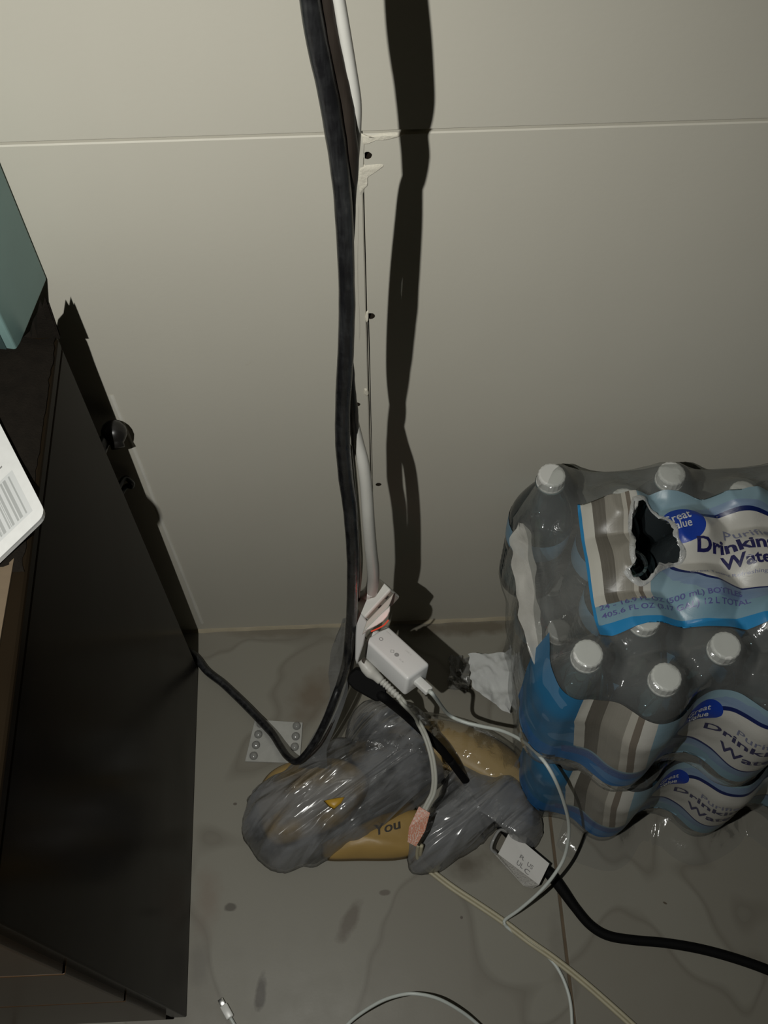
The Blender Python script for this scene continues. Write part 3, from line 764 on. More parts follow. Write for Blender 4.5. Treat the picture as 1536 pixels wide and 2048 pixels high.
prof = [(.0001, .004), (.012, .003), (.024, .0005), (.0285, .003), (.0305, .008), (.0308, .020)]
for k in range(5):
    z = .026+k*.012; prof += [(.0308, z), (.0295, z+.003), (.0295, z+.006), (.0308, z+.009)]
prof += [(.0308, .090), (.0312, .095), (.0312, .128), (.0308, .133), (.0295, .141), (.0265, .152), (.0225, .164), (.0180, .176), (.0145, .184), (.0125, .189), (.0112, .192), (.0112, .197), (.0138, .1975), (.0138, .1990), (.0112, .1995)]
bV, bF = lathe_geo(prof, 28)
wprof = [(.0001, .006), (.022, .004), (.0280, .006), (.0292, .02), (.0285, .09), (.0298, .10), (.0298, .130), (.0285, .140), (.0255, .152), (.0215, .163), (.0190, .169), (.0001, .1692)]
wV, wF = lathe_geo(wprof, 24)
cprof = [(.0001, .2125), (.0105, .2125), (.0122, .2118), (.0129, .2105), (.0129, .2015), (.0132, .2005), (.0132, .1985), (.0122, .1983)]
cV_, cF = lathe_geo(cprof, 36)
for i, v in enumerate(cV_):                              # knurled skirt
    k = i % 36; ringi = i//36
    if 2 <= ringi <= 4 and k % 2: v.x *= .972; v.y *= .972
sV, sF = lathe_geo([(.0316, .097), (.0317, .098), (.0317, .127), (.0316, .128)], 28)
proto = empty('water_bottle')
mesh_obj('body', bV, bF, BODY, proto, True)
mesh_obj('water', wV, wF, WATER, proto, True)
mesh_obj('cap', cV_, cF, CAPM, proto, False)
mesh_obj('sleeve', sV, sF, SLEEVE, proto, True)
def copy_tree(o):
    c = o.copy(); COL.objects.link(c)
    for ch_ in [x for x in COL.objects if x.parent == o]:
        d = ch_.copy(); COL.objects.link(d); d.parent = c
    return c
Z1 = .2150
CASES = {'upper': (0.0, Z1), 'lower': (.0235, .0008)}
protokids = list(proto.children)
used = [False]
def bottle(x, y, z, label, group):
    if not used[0]: r = proto; used[0] = True
    else:
        r = proto.copy(); COL.objects.link(r)
        for k_ in protokids:
            if 'tear' in label and k_.name.startswith('cap'): continue
            d = k_.copy(); COL.objects.link(d); d.parent = r
    r.location = (x, y, z); r.rotation_euler = (0, 0, random.random()*6)
    tag(r, label, 'bottle', group); return r
def grid_xy(i, j): return .179+PITX*i, -.052-ROWY*j-(.0255 if i % 2 else 0)
NUDGE = {(0, 0): (-.006, .004), (2, 0): (-.009, .001), (0, 3): (.003, .002), (1, 3): (.008, .004), (2, 3): (.006, .004), (3, 0): (-.004, .003)}
for j in range(4):
    for i in range(6):
        if (i, j) in ((0, 1), (0, 2)): continue
        x, y = grid_xy(i, j); x += NUDGE.get((i, j), (0, 0))[0]; y += NUDGE.get((i, j), (0, 0))[1]
        if j == 0 and i == 0: lb = 'clear water bottle at the pack corner by the wall, whole side showing'
        elif j == 0 and i == 2: lb = 'water bottle against the wall, second white cap from the left in the back row'
        elif j == 0 and i == 3: lb = 'water bottle in the back row whose cap peeks over the light blue printed edge'
        elif j == 3 and i == 0: lb = 'water bottle at the front left corner of the upper pack, under clear film'
        elif j == 3 and i == 1: lb = 'water bottle with the nearest, lowest cap at the front of the upper pack'
        elif j == 3 and i == 2: lb = 'water bottle in the front row, its cap right of the nearest cap'
        elif j == 1 and i == 1: lb = 'open water bottle showing dark through the tear in the printed wrap'
        elif i >= 4: lb = 'water bottle at the right end of the upper pack, beyond the photo edge'
        elif j == 2 and i == 1: lb = 'water bottle whose cap half shows at the lower blue edge of the printed sheet'
        else: lb = 'water bottle hidden under the printed top of the upper pack'
        grp = 'bottles hidden under the printed wrap' if 'hidden' in lb else ('bottles at the right end of the upper pack' if 'beyond' in lb else 'bottles in the upper pack')
        bottle(x, y, Z1+.0006, lb, grp)
for j in range(4):
    for i in range(6):
        if not (j >= 2 or i == 0) or (i, j) == (0, 2): continue
        x, y = grid_xy(i, j)
        bottle(x+.0235, y, .0012, 'water bottle inside the lower wrapped pack on the floor', 'bottles in the lower pack')

# ---- shrink wrap surfaces
OUT = [(.300, -.0175), (.220, -.0175), (.176, -.0185), (.156, -.027), (.1455, -.045), (.1440, -.060), (.1470, -.080), (.1440, -.108), (.1470, -.137), (.1440, -.166), (.1470, -.195), (.1450, -.222), (.1520, -.245), (.1650, -.2560), (.1800, -.2575),
       (.2000, -.2640), (.2200, -.2820), (.2357, -.2870), (.2520, -.2820), (.2720, -.2640), (.2924, -.2575), (.3130, -.2640), (.3330, -.2820), (.3491, -.2870), (.3655, -.2820), (.3860, -.2640), (.4058, -.2575), (.4260, -.2640), (.4460, -.2820),
       (.4625, -.2870), (.4850, -.2780), (.4960, -.2550), (.4970, -.20), (.4970, -.12), (.4960, -.05), (.4800, -.024), (.40, -.0175)]
OUTs = catmull([Vector((a, b, 0)) for a, b in OUT]+[Vector((OUT[0][0], OUT[0][1], 0))], 8)[:-1]
CENT = Vector((.32, -.145, 0))
MISSING = {(0, 1), (0, 2)}
NUDGE = {(0, 0): (-.006, .004), (2, 0): (-.009, .001), (0, 3): (.003, .002), (1, 3): (.008, .004), (2, 3): (.006, .004), (3, 0): (-.004, .003)}
BOTXY = [tuple(a+b for a, b in zip(grid_xy(i, j), NUDGE.get((i, j), (0, 0)))) for i in range(6) for j in range(4) if (i, j) not in MISSING]
BOTXYL = [grid_xy(i, j) for i in range(6) for j in range(4)]
SH = .190                                              # height where the wrap turns from side to top
def film_h(x, y, seed=0.0):
    best = 0
    for bx, by in BOTXY:
        d = math.hypot(x-bx, y-by)
        g_ = 1.0 if d < .0125 else math.exp(-((d-.0125)/.020)**1.35)
        best = max(best, g_)
    mid = min(1, max(0, (min(y+.287, -.018-y, x-.143)-.03)/.03))
    b0 = .178+.014*mid
    return b0 + (.2142-b0)*best + .0010*noise.noise(Vector((x*70, y*70, seed)))
import bisect
def shoulder(e, hh):
    t_ = .142+e/.30
    k = .006; h_ = max(0, min(1, .5+.5*(hh-t_)/k))
    return hh*(1-h_)+t_*h_-k*h_*(1-h_)
def edge_d(x, y):
    return min((Vector((x, y, 0))-q).length for q in OUTs)
def build_wrap(name, dx, z0, mat, hole=None, seed=0.0):
    n = len(OUTs); V, Fc = [], []
    zs = [0.0, .006, .02, .035, .05, .065, .08, .095, .11, .125, .140]
    for z in zs:
        for q in OUTs:
            d = (q-CENT).normalized(); wob = .0010*noise.noise(Vector((q.x*60, q.y*60, z*50+seed)))
            ins = .004 if z < .003 else 0
            V.append(q - d*ins + d*wob + Vector((dx, 0, z0+z)))
    rings = [0, .002, .004, .007, .010, .013, .016, .020, .027]
    scales = []
    K = 34
    for e in rings: scales.append(('e', e))
    for k in range(1, K): scales.append(('s', k/K))
    for kind, val in scales:
        for q in OUTs:
            d = (q-CENT); L_ = d.length; un = d/L_
            if kind == 'e': e = val
            else: e = .027+(L_-.027)*val
            p = q-un*e
            hh = film_h(p.x, p.y, seed); z = shoulder(e, hh)
            V.append(Vector((p.x+dx, p.y, z0+z)))
    c0 = len(V); V.append(Vector((CENT.x+dx, CENT.y, z0+film_h(CENT.x, CENT.y, seed))))
    nr = len(zs)+len(scales)
    for r_ in range(nr-1):
        for i in range(n):
            a, b = r_*n+i, r_*n+(i+1) % n
            f_ = (a, b, b+n, a+n)
            if hole:
                c = (V[a]+V[b]+V[b+n]+V[a+n])/4
                if hole(c.x-dx, c.y) and c.z > z0+.165: continue
            Fc.append(f_)
    for i in range(n): Fc.append(((nr-1)*n+i, (nr-1)*n+(i+1) % n, c0))
    return mesh_obj(name, V, Fc, mat, None, True)
holeP = [(1262, 1010), (1285, 1005), (1300, 1022), (1325, 1035), (1345, 1060), (1352, 1085), (1366, 1105), (1360, 1122), (1338, 1128), (1318, 1140), (1300, 1160), (1282, 1170), (1262, 1162), (1248, 1148), (1262, 1140), (1258, 1110), (1262, 1075), (1256, 1045)]
ZT = Z1+.205
holeW = [Fl(x, y, ZT) for x, y in holeP]
def in_hole(x, y):
    c = False; n = len(holeW)
    for i in range(n):
        a, b = holeW[i], holeW[i-1]
        if (a.y > y) != (b.y > y) and x < (b.x-a.x)*(y-a.y)/(b.y-a.y)+a.x: c = not c
    return c
FILM = film_mat('clear_shrink_wrap', (.93, .94, .93), .13, (.62, .64, .62), .10, .0016, 38, 1.42)
wrapU = build_wrap('water_pack', 0.0, Z1, FILM, in_hole, 1.3)
tag(wrapU, 'upper shrink-wrapped pack of water bottles, printed wrap torn open on top', 'bottle pack', 'stacked packs of bottled water')
wrapL = build_wrap('water_pack', .0235, .0006, FILM, None, 4.1)
tag(wrapL, 'lower shrink-wrapped pack of water bottles, on the floor under the other pack', 'bottle pack', 'stacked packs of bottled water')

# ---- printed sheet on top of the upper pack (flat print in a material, x/y in metres as UV)
BLU = (.022, .135, .27); LBL = (.165, .275, .34); NAVY = (.006, .014, .085); PALE = (.46, .46, .43); PURP = (.10, .11, .26)
def strip(t, u, a, b): return t.math('MULTIPLY', t.math('GREATER_THAN', u, a), t.math('LESS_THAN', u, b))
def ell(t, u, v, cu, cv, ru, rv, ang=0.0):
    du, dv = t.math('SUBTRACT', u, cu), t.math('SUBTRACT', v, cv); ca, sa = math.cos(ang), math.sin(ang)
    a = t.math('DIVIDE', t.math('ADD', t.math('MULTIPLY', du, ca), t.math('MULTIPLY', dv, sa)), ru)
    b = t.math('DIVIDE', t.math('SUBTRACT', t.math('MULTIPLY', dv, ca), t.math('MULTIPLY', du, sa)), rv)
    return t.math('ADD', t.math('MULTIPLY', a, a), t.math('MULTIPLY', b, b))
def print_mat(name, su, sv, stripes, bandv, el, logo, leftblue=False, vmaxstripe=9.0, tp=None):
    t = NT(name); u0, v0 = t.uv()
    wob = t.math('MULTIPLY', t.math('SUBTRACT', t.noise(28, 2, t.n('ShaderNodeTexCoord').outputs['UV']), .5), .004)
    u = t.math('ADD', u0, t.math('MULTIPLY', wob, .4)); v = t.math('ADD', v0, t.math('MULTIPLY', wob, .6))
    uvc = t.n('ShaderNodeTexCoord').outputs['UV']
    c = t.mix(t.noise(14, 3, uvc), LBL, (.24, .33, .37))
    # blue sweep low and left
    lowb = t.math('LESS_THAN', v, bandv[1]); c = t.mix(lowb, c, LBL)
    if leftblue:
        lb = t.math('LESS_THAN', u, stripes[0][0]+.002)
        vor = t.noise(26, 1, t.scaled(uvc, (.7, 1.3, 1)), .3, .6)
        ov = t.math('MULTIPLY', t.math('GREATER_THAN', vor, .555), .30)
        c = t.mix(lb, c, t.mix(ov, BLU, (.20, .32, .46)))
        bb_ = t.math('LESS_THAN', v, bandv[1]+.010); fade = t.math('LESS_THAN', u, el[0]-el[2]*.95)
        c = t.mix(t.math('MULTIPLY', bb_, fade), c, t.mix(ov, (.015, .13, .34), (.2, .34, .5)))
        pb = t.math('MULTIPLY', strip(t, v, bandv[1]-.004, bandv[1]+.014), strip(t, u, stripes[0][0]-.012, el[0]-el[2]*.9))
        sp = t.math('GREATER_THAN', t.noise(900, 1, uvc), .55)
        c = t.mix(t.math('MULTIPLY', pb, .8), c, t.mix(t.math('MULTIPLY', sp, .5), (.075, .12, .27), (.02, .02, .10)))
    # stripes
    fine = t.noise(1, 2, t.scaled(uvc, (1500, 12, 1)))
    inv_ = t.math('GREATER_THAN', v, bandv[2])
    for a, b, col, fv in stripes:
        m = t.math('MULTIPLY', strip(t, u, a, b), inv_)
        c = t.mix(m, c, t.mix(t.math('MULTIPLY', fine, fv), col, (.30, .28, .24)) if fv else col)
    # swirl round the oval
    cu, cv, ru, rv, an = el
    d2 = ell(t, u, v, cu-.004, cv-.001, ru*1.20, rv*1.42, an); wisp = t.noise(10, 4, t.scaled(uvc, (1, 5, 1)), .6, 1.0)
    m = t.math('MULTIPLY', t.math('LESS_THAN', t.math('ADD', d2, t.math('MULTIPLY', wisp, .45)), 1.12), .72)
    c = t.mix(m, c, t.mix(wisp, (.07, .115, .25), (.26, .33, .44)))
    d3 = ell(t, u, v, cu-.001, cv+.001, ru*1.055, rv*1.075, an); c = t.mix(t.math('LESS_THAN', d3, 1.0), c, NAVY)
    d4 = ell(t, u, v, cu, cv, ru, rv, an); c = t.mix(t.math('LESS_THAN', d4, 1.0), c, t.mix(t.noise(20, 2, uvc), (.42, .41, .375), (.50, .49, .45)))
    # blue logo oval
    lu_, lv_, lr, lq, la = logo
    d5 = ell(t, u, v, lu_, lv_, lr, lq, la); c = t.mix(t.math('LESS_THAN', d5, 1.0), c, (.008, .04, .30))
    # bright blue hem
    c = t.mix(t.math('LESS_THAN', v, bandv[0]), c, (.02, .19, .40))
    if tp: c = t.mix(t.math('LESS_THAN', u, tp), c, (.02, .19, .40))
    nm = t.bump(t.math('ADD', t.noise(50, 4, t.objc(), .6, .6), t.noise(15, 2, t.objc())), .45, .0008)
    return t.done(t.bsdf(c, .34, nm, 0, .30))
# top sheet frame: u = x, v = y
tl = Fl(1154, 1005, ZT); bl = Fl(1192, 1200, ZT); blb = Fl(1205, 1262, ZT)
U0 = (tl.x+bl.x)/2; V0 = blb.y; V1 = Fl(1380, 990, ZT).y
def uT(px, py): q = Fl(px, py, ZT); return (q.x, q.y-V0)
sx = [uT(p_, 1195)[0] for p_ in (1197, 1214, 1238, 1272, 1281, 1290, 1306)]
st_top = [(U0+.0022, sx[1], (.46, .45, .40), 0), (sx[1], sx[2], (.075, .068, .055), .35), (sx[2], sx[3], (.20, .19, .16), .8), (sx[3], sx[4], (.42, .40, .35), 0), (sx[4], sx[5], (.15, .125, .10), .2), (sx[5], sx[6], (.48, .47, .43), 0)]
ec = uT(1500, 1100); eru = ec[0]-uT(1334, 1100)[0]; erv = (uT(1500, 1028)[1]-uT(1500, 1172)[1])/2
lg = uT(1362, 1056)
bands = (uT(1250, 1243)[1], uT(1250, 1196)[1], uT(1250, 1203)[1])
MT = print_mat('printed_wrap_top', 1, 1, st_top, bands, (ec[0], (uT(1500, 1028)[1]+uT(1500, 1172)[1])/2, eru, erv, 0), (lg[0], lg[1], .0205, .0185, .5), tp=U0+.0024)
def top_pt(x, y, off): 
    return Vector((x, y, Z1+film_h(x, y, 1.3)+off))
V, Fc, UV = [], [], []
X1 = .486; nx, ny = 190, 84
for j in range(ny+1):
    for i in range(nx+1):
        x = U0+(X1-U0)*i/nx; y = V0+(V1-V0)*j/ny
        if j == 0: y += .004*math.sin(x*55-12.5)
        if j == ny: y += .0035*math.sin(x*55-.5)+.001*noise.noise(Vector((x*90, 0, 0)))
        V.append(top_pt(x, y, .0011)); UV.append((x, y-V0 if 0 < j else 0.0))
for j in range(ny):
    for i in range(nx):
        a = j*(nx+1)+i; c = (V[a]+V[a+nx+2])/2
        if in_hole(c.x, c.y): continue
        Fc.append((a, a+1, a+nx+2, a+nx+1))
lt_ = mesh_obj('printed_sheet', V, Fc, MT, wrapU, True, UV)
lt_['label'] = 'printed blue and white drinking water sheet'
# torn curls at the rim of the tear
TORN = film_mat('torn_film_edge', (.8, .8, .8), .7, (.55, .56, .55), .12, .002, 120)
V, Fc = [], []
hw = catmull(holeW+[holeW[0]], 4)
for i, q in enumerate(hw):
    cc = sum(holeW, Vector())/len(holeW); d = (q-cc).normalized()
    up_ = .0045+.0040*noise.noise(q*260); iw = .0035*noise.noise(q*190+Vector((2, 2, 2)))
    b = top_pt(q.x, q.y, .0013); V += [b+d*.0025, b+Vector((0, 0, max(.0008, up_*.6))), b-d*(.003+iw)+Vector((0, 0, up_*.3))]
for i in range(len(hw)-1):
    for k in range(2): a = i*3+k; Fc.append((a, a+3, a+4, a+1))
mesh_obj('torn_edge', V, Fc, TORN, wrapU, True)
# lettering on the top sheet
NV = plain('navy_print', (.012, .012, .075), .35, .02); GY = plain('grey_blue_print', (.16, .17, .26), .35, .02); WH = plain('white_print', (.55, .56, .56), .35, .02)
PU = plain('purple_print', (.09, .09, .25), .35, .02); PUB = plain('pale_outline_print', (.22, .26, .38), .35, .02)
def ttext(txt, px, py, wpx, hpx, mat, bold=0.0, slope=0.0, cut=True):
    a = Fl(px, py, ZT); b = Fl(px+wpx, py, ZT); h = Fl(px, py-hpx, ZT)
    W_ = (b-a).length; H_ = abs(h.y-a.y)
    V, Fc = text_geo(txt, W_, H_, bold)
    P_ = [(a.x+v.x, a.y+v.y+v.x*slope) for v in V]
    Fc = [f for f in Fc if max(P_[i][0] for i in f) < X1 and not in_hole(*[sum(P_[i][k] for i in f)/len(f) for k in (0, 1)])]
    mesh_obj('lettering', [top_pt(x, y, .00150) for x, y in P_], Fc, mat, wrapU)
ttext('Purified', 1450, 1079, 108, 18, GY, .004, -.02)
ttext('Drinking', 1394, 1116, 158, 33, NV, .034, -.02)
ttext('Water', 1448, 1137, 108, 25, NV, .028, -.02)
ttext('Great Tasting Refreshing, Naturally', 1378, 1155, 220, 8, GY, .0, -.02)
ttext('Great', 1327, 1057, 53, 21, WH, .012, .22)
ttext('Value', 1334, 1073, 48, 17, WH, .012, .22)
ttext('24 - 16.9 FL OZ (500 mL) BOTTLES', 1203, 1219, 290, 14, PU, .012, .05)
ttext('405.6 FL OZ (3.17 GAL) 12 L TOTAL', 1207, 1237, 300, 14, PU, .012, .05)

# ---- front printed sheets (both packs): s along the wavy front, z up
iA = OUT.index((.1470, -.195))*8; iB = OUT.index((.4850, -.2780))*8
SEG = OUTs[iA:iB+1]
cum = [0.0]
for a, b in zip(SEG, SEG[1:]): cum.append(cum[-1]+(b-a).length)
def front_pt(s, z, off, dx, z0):
    s = min(max(s, 0), cum[-1]-1e-6); k = bisect.bisect_right(cum, s)-1; f = (s-cum[k])/(cum[k+1]-cum[k])
    p = SEG[k].lerp(SEG[k+1], f); tg = (SEG[k+1]-SEG[k]).normalized(); nrm = Vector((tg.y, -tg.x, 0))
    if nrm.dot(p-CENT) < 0: nrm = -nrm
    d = (p-CENT).normalized(); wob = .0010*noise.noise(Vector((p.x*60, p.y*60, min(z, .14)*50+1.3)))
    q = p+d*wob+nrm*off
    if z > .142:                                        # roll over the shoulder
        e = (z-.142)*.30; q = q-d*e+Vector((0, 0, .0008))+nrm*.0008
    return Vector((q.x+dx, q.y, z0+z))
def find_s(px, py, dx, z0):
    best = None
    for i in range(0, 480, 2):
        for z in (.02, .04, .06, .08, .1, .12, .14, .16, .18):
            s = cum[-1]*i/480; q = front_pt(s, z, .001, dx, z0); a, b = proj(q); e = (a-px)**2+(b-py)**2
            if best is None or e < best[0]: best = (e, s, z)
    return best[1], best[2]
s1, _ = find_s(1168, 1400, 0, Z1); s2, _ = find_s(1318, 1440, 0, Z1)
kk = (s2-s1)/.052
fs = [s1+a*kk for a in (0, .007, .017, .034, .039, .0435, .052)]
st_f = [(fs[0], fs[1], (.46, .45, .40), 0), (fs[1], fs[2], (.075, .068, .055), .35), (fs[2], fs[3], (.20, .19, .16), .8), (fs[3], fs[4], (.40, .38, .33), 0), (fs[4], fs[5], (.15, .125, .10), .2), (fs[5], fs[6], (.48, .47, .43), 0)]
ZF0, ZF1 = .028, .181
so, zo = find_s(1500, 1450, 0, Z1)
se, _ = find_s(1372, 1440, 0, Z1)
sl, zl = find_s(1405, 1420, 0, Z1)
MF = print_mat('printed_wrap_front', 1, 1, st_f, (.000, .058, .076), (so+.020, .112, (so+.020-se), .050, 0), (sl, .150, .020, .017, .2), leftblue=True)
def front_sheet(dx, z0, parent):
    V, Fc, UV = [], [], []; ns, nz = 230, 22
    for j in range(nz+1):
        for i in range(ns+1):
            s = cum[-1]*i/ns; z = ZF0+(ZF1-ZF0)*j/nz
            if j == 0: z += .006+.006*math.sin(s*38)
            if j == nz: z += .003*math.sin(s*50+1)
            V.append(front_pt(s, z, .0011, dx, z0)); UV.append((s-.15*(.18-z), z))
    for j in range(nz):
        for i in range(ns): a = j*(ns+1)+i; Fc.append((a, a+1, a+ns+2, a+ns+1))
    o = mesh_obj('printed_sheet', V, Fc, MF, parent, True, UV); o['label'] = 'printed blue front sheet with striped block'
    def ft(txt, s, z, w_, h_, mat, bold, slope=0.0):
        V, Fc = text_geo(txt, w_, h_, bold)
        mesh_obj('lettering', [front_pt(s+v.x+.15*(.15-z-v.y), z+v.y+v.x*slope, .0016, dx, z0) for v in V], Fc, mat, parent)
    ft('Purified', so-.010, .128, .050, .011, GY, .004)
    ft('Drinking', so-.040, .106, .085, .018, NV, .02)
    ft('Water', so-.022, .082, .060, .016, NV, .02)
    ft('Great', sl-.012, .150, .024, .008, WH, .01, .1)
    ft('Value', sl-.010, .141, .021, .007, WH, .01, .1)
    return o
front_sheet(0.0, Z1, wrapU); front_sheet(.0235, .0006, wrapL)

# loose clear film spreading from the foot of the lower pack over the floor
V, Fc = [], []
SK = [(q, k_) for k_, q in enumerate(SEG) if q.x > .19]
for (q, k_) in SK:
    tg = (SEG[min(k_+1, len(SEG)-1)]-SEG[max(k_-1, 0)]).normalized(); nrm = Vector((tg.y, -tg.x, 0)); nrm = nrm if nrm.dot(q-CENT) > 0 else -nrm
    for m in range(8):
        f = m/7; wd_ = .030+.012*noise.noise(Vector((q.x*40, 3, 0)))
        p = q+nrm*wd_*f+Vector((.0235, 0, 0)); h = .012*(1-f)**2+.0012+.0035*abs(noise.noise(Vector((q.x*90, f*2, 5))))*math.sin(PI*min(f*1.2, 1))
        V.append(Vector((p.x, p.y, h)))
for a in range(len(SK)-1):
    for m in range(7): b = a*8+m; Fc.append((b, b+1, b+9, b+8))
mesh_obj('film_skirt', V, Fc, film_mat('loose_film', (.96, .96, .96), .07, (.5, .52, .5), .12, .0010, 40, 1.4), wrapL, True)
# pale rolled hem of the end opening (left end of the upper pack)
HEM = film_mat('milky_film_hem', (.85, .85, .83), .62, (.60, .585, .54), .25, .0020, 45)
hp = [(1042, 1046, 8), (1044, 1062, 30), (1044, 1090, 48), (1048, 1130, 50), (1052, 1180, 42), (1060, 1230, 40), (1068, 1280, 34), (1075, 1320, 26), (1078, 1345, 8)]
V, Fc = [], []
for k, (x, y, w_) in enumerate(hp):
    pass
hz = [.375, .376, .378, .378, .376, .374, .372, .366, .362]
rowsH = catmull([Fl(x, y, z) for (x, y, _), z in zip(hp, hz)], 6); wid = interp_r([a[2] for a in hp], 6, 0)
for i, p in enumerate(rowsH):
    ww = wid[i]/2*((p-CAM).dot(FW))/F_PX
    for k in range(7):
        f = k/6*2-1; a_ = RT*f*ww
        V.append(p+a_*(1+.25*noise.noise(p*55+Vector((0, f, 3))))+Vector((-.002*(1-f*f)+.0030*noise.noise(p*70+Vector((f*1.5, 0, 0))), 0, .002*noise.noise(p*60+Vector((f, 4, 0))))))
for i in range(len(rowsH)-1):
    for k in range(6): a = i*7+k; Fc.append((a, a+7, a+8, a+1))
mesh_obj('film_hem', V, Fc, HEM, wrapU, True)

# ================================================================== BAGS AND LITTER ON THE FLOOR
def pillow(name, outline, z0, H, mat, parent=None, K=26, sub=6, prof=2.2, crz=0.0, crs=40, rot=0.0, stretch=3.0, seed=0.0, uvm=False, center=None, edge=.0, jag=0.0):
    """closed bulging body on a base outline (world points at z0), with crumpled top"""
    R_ = [Vector((p.x, p.y, 0)) for p in outline]
    ring = catmull(R_+[R_[0]], sub)[:-1]; n = len(ring)
    c = center or sum(ring, Vector())/n; V, Fc = [], []
    if jag: ring = [q+(q-c).normalized()*(jag*noise.noise(q*50+Vector((seed, 1, 2)))+jag*.25*noise.noise(q*160)) for q in ring]
    cr_, sr_ = math.cos(rot), math.sin(rot)
    for k in range(K+1):
        f = 1-k/K
        for q in ring:
            v = c+(q-c)*f
            hgt = H(v) if callable(H) else H
            z = z0+edge*min(1, k)+hgt*(1-f**prof)**(.55)
            if crz and k > 0:
                a = v.x*cr_+v.y*sr_; b = -v.x*sr_+v.y*cr_
                P_ = Vector((a*crs/stretch, b*crs, z*crs*.2))
                am = min(1, (1-f)*5)
                z += crumple(P_, 1.0, crz, seed)*am
                w_ = noise.noise(P_*1.3+Vector((seed, 9, 0)))*crz*.8*am
                v = v+Vector((-sr_*w_, cr_*w_, 0))
            V.append(Vector((v.x, v.y, max(z, z0))))
    for k in range(K):
        for i in range(n):
            a, b = k*n+i, k*n+(i+1) % n; Fc.append((a, b, b+n, a+n))
    Fc.append(tuple(range(n))[::-1])
    return mesh_obj(name, V, Fc, mat, parent, True, [(v.x, v.y) for v in V] if uvm else None)
def bag_mat():
    t = NT('grey_carrier_bag'); p = t.scaled(t.objc(), (1, 6.0, 1), (0, 0, -.60))
    big = t.noise(6, 2, p, .45, .8); fine = t.noise(20, 2, p, .45, .4)
    rid = t.math('ABSOLUTE', t.math('SUBTRACT', big, .5))
    nm = t.bump(t.math('ADD', t.math('MULTIPLY', rid, -2.2), t.math('MULTIPLY', fine, .28)), 1.0, .009)
    tr = t.n('ShaderNodeBsdfTransparent'); t.put(tr.inputs[0], (.86, .87, .88))
    df = t.n('ShaderNodeBsdfDiffuse'); t.put(df.inputs[0], (.285, .29, .295)); t.put(df.inputs['Normal'], nm)
    g = t.n('ShaderNodeBsdfGlossy'); t.put(g.inputs[0], (.9, .9, .9)); g.inputs['Roughness'].default_value = .17; t.put(g.inputs['Normal'], nm)
    hz = t.ramp(t.math('ADD', t.math('MULTIPLY', t.noise(17, 3, t.objc()), .6), t.math('MULTIPLY', big, .4)), [(0, (.14,)*3), (.44, (.24,)*3), (.53, (.66,)*3), (1, (.76,)*3)])
    fr = t.n('ShaderNodeFresnel'); fr.inputs[0].default_value = 1.45; t.put(fr.inputs['Normal'], nm)
    return t.done(t.mixsh(t.math('MINIMUM', t.math('ADD', fr.outputs[0], .05), .40), t.mixsh(hz, tr.outputs[0], df.outputs[0]), g.outputs[0]))
BAGM = bag_mat()
YEL = plain('yellow_pack', (.40, .26, .085), .45, .3, 18, .3, .001)
TAN = plain('tan_pack', (.47, .32, .12), .45, .3, 16, .3, .001)
CLR = film_mat('clear_cello', (.92, .92, .90), .10, (.55, .52, .45), .08, .0020, 50, 1.5)
def fo(pts, z): return [Fl(x, y, z) for x, y in pts]
# yellow packets inside / under the bag
o = pillow('yellow_packet', fo([(640, 1690), (720, 1650), (780, 1625), (850, 1625), (838, 1700), (800, 1720), (720, 1722), (650, 1720)], .0), .0006, .022, YEL, K=12, crz=.002, crs=30, seed=2)
tag(o, 'yellow packet with black handwriting-style lettering poking out under the grey bag', 'packet')
tq = Fl(748, 1672, .027); ttu = (Fl(812, 1652, .027)-tq)
text_on('lettering', 'You', lambda x, y: tq+Vector((x, x*.25+y, -.0002)), .030, .012, plain('black_print', (.02, .015, .01), .5), o, .01)
for v in o.children[0].data.vertices: v.co.z = .0255
o2 = pillow('tan_packet', fo([(505, 1600), (540, 1545), (600, 1520), (690, 1520), (740, 1560), (700, 1640), (620, 1680), (540, 1690)], .0), .0006, .026, TAN, K=12, crz=.003, crs=30, seed=5)
tag(o2, 'tan and yellow packet showing through the left half of the grey bag', 'packet')
pz = pillow('corner_flap', fo([(646, 1600), (692, 1592), (668, 1618)], .065), .062, .004, plain('amber', (.55, .32, .03), .4), o2, K=4, sub=2)
# long cello-wrapped loaf pack behind
lp = empty('wrapped_loaf', Fl(930, 1480, 0)); tag(lp, 'long tan loaf in clear cellophane lying behind the grey bag', 'packet')
base = [(760, 1430), (800, 1405), (850, 1400), (920, 1412), (985, 1440), (1040, 1480), (1080, 1535), (1088, 1585), (1060, 1610), (1000, 1590), (930, 1552), (860, 1515), (795, 1480)]
base = [(x, y+32) for x, y in base]
pillow('filling', fo([(925+(x-925)*.95, 1515+(y-1515)*.92) for x, y in base], 0), .0008, .036, TAN, lp, K=18, crz=.0015, crs=28, rot=-.6, seed=3)
pillow('cellophane', fo([(x+(x-925)*.035, y+(y-1530)*.05) for x, y in base], 0), .0003, .0475, CLR, lp, K=26, crz=.0030, crs=42, rot=.9, stretch=2, seed=8)
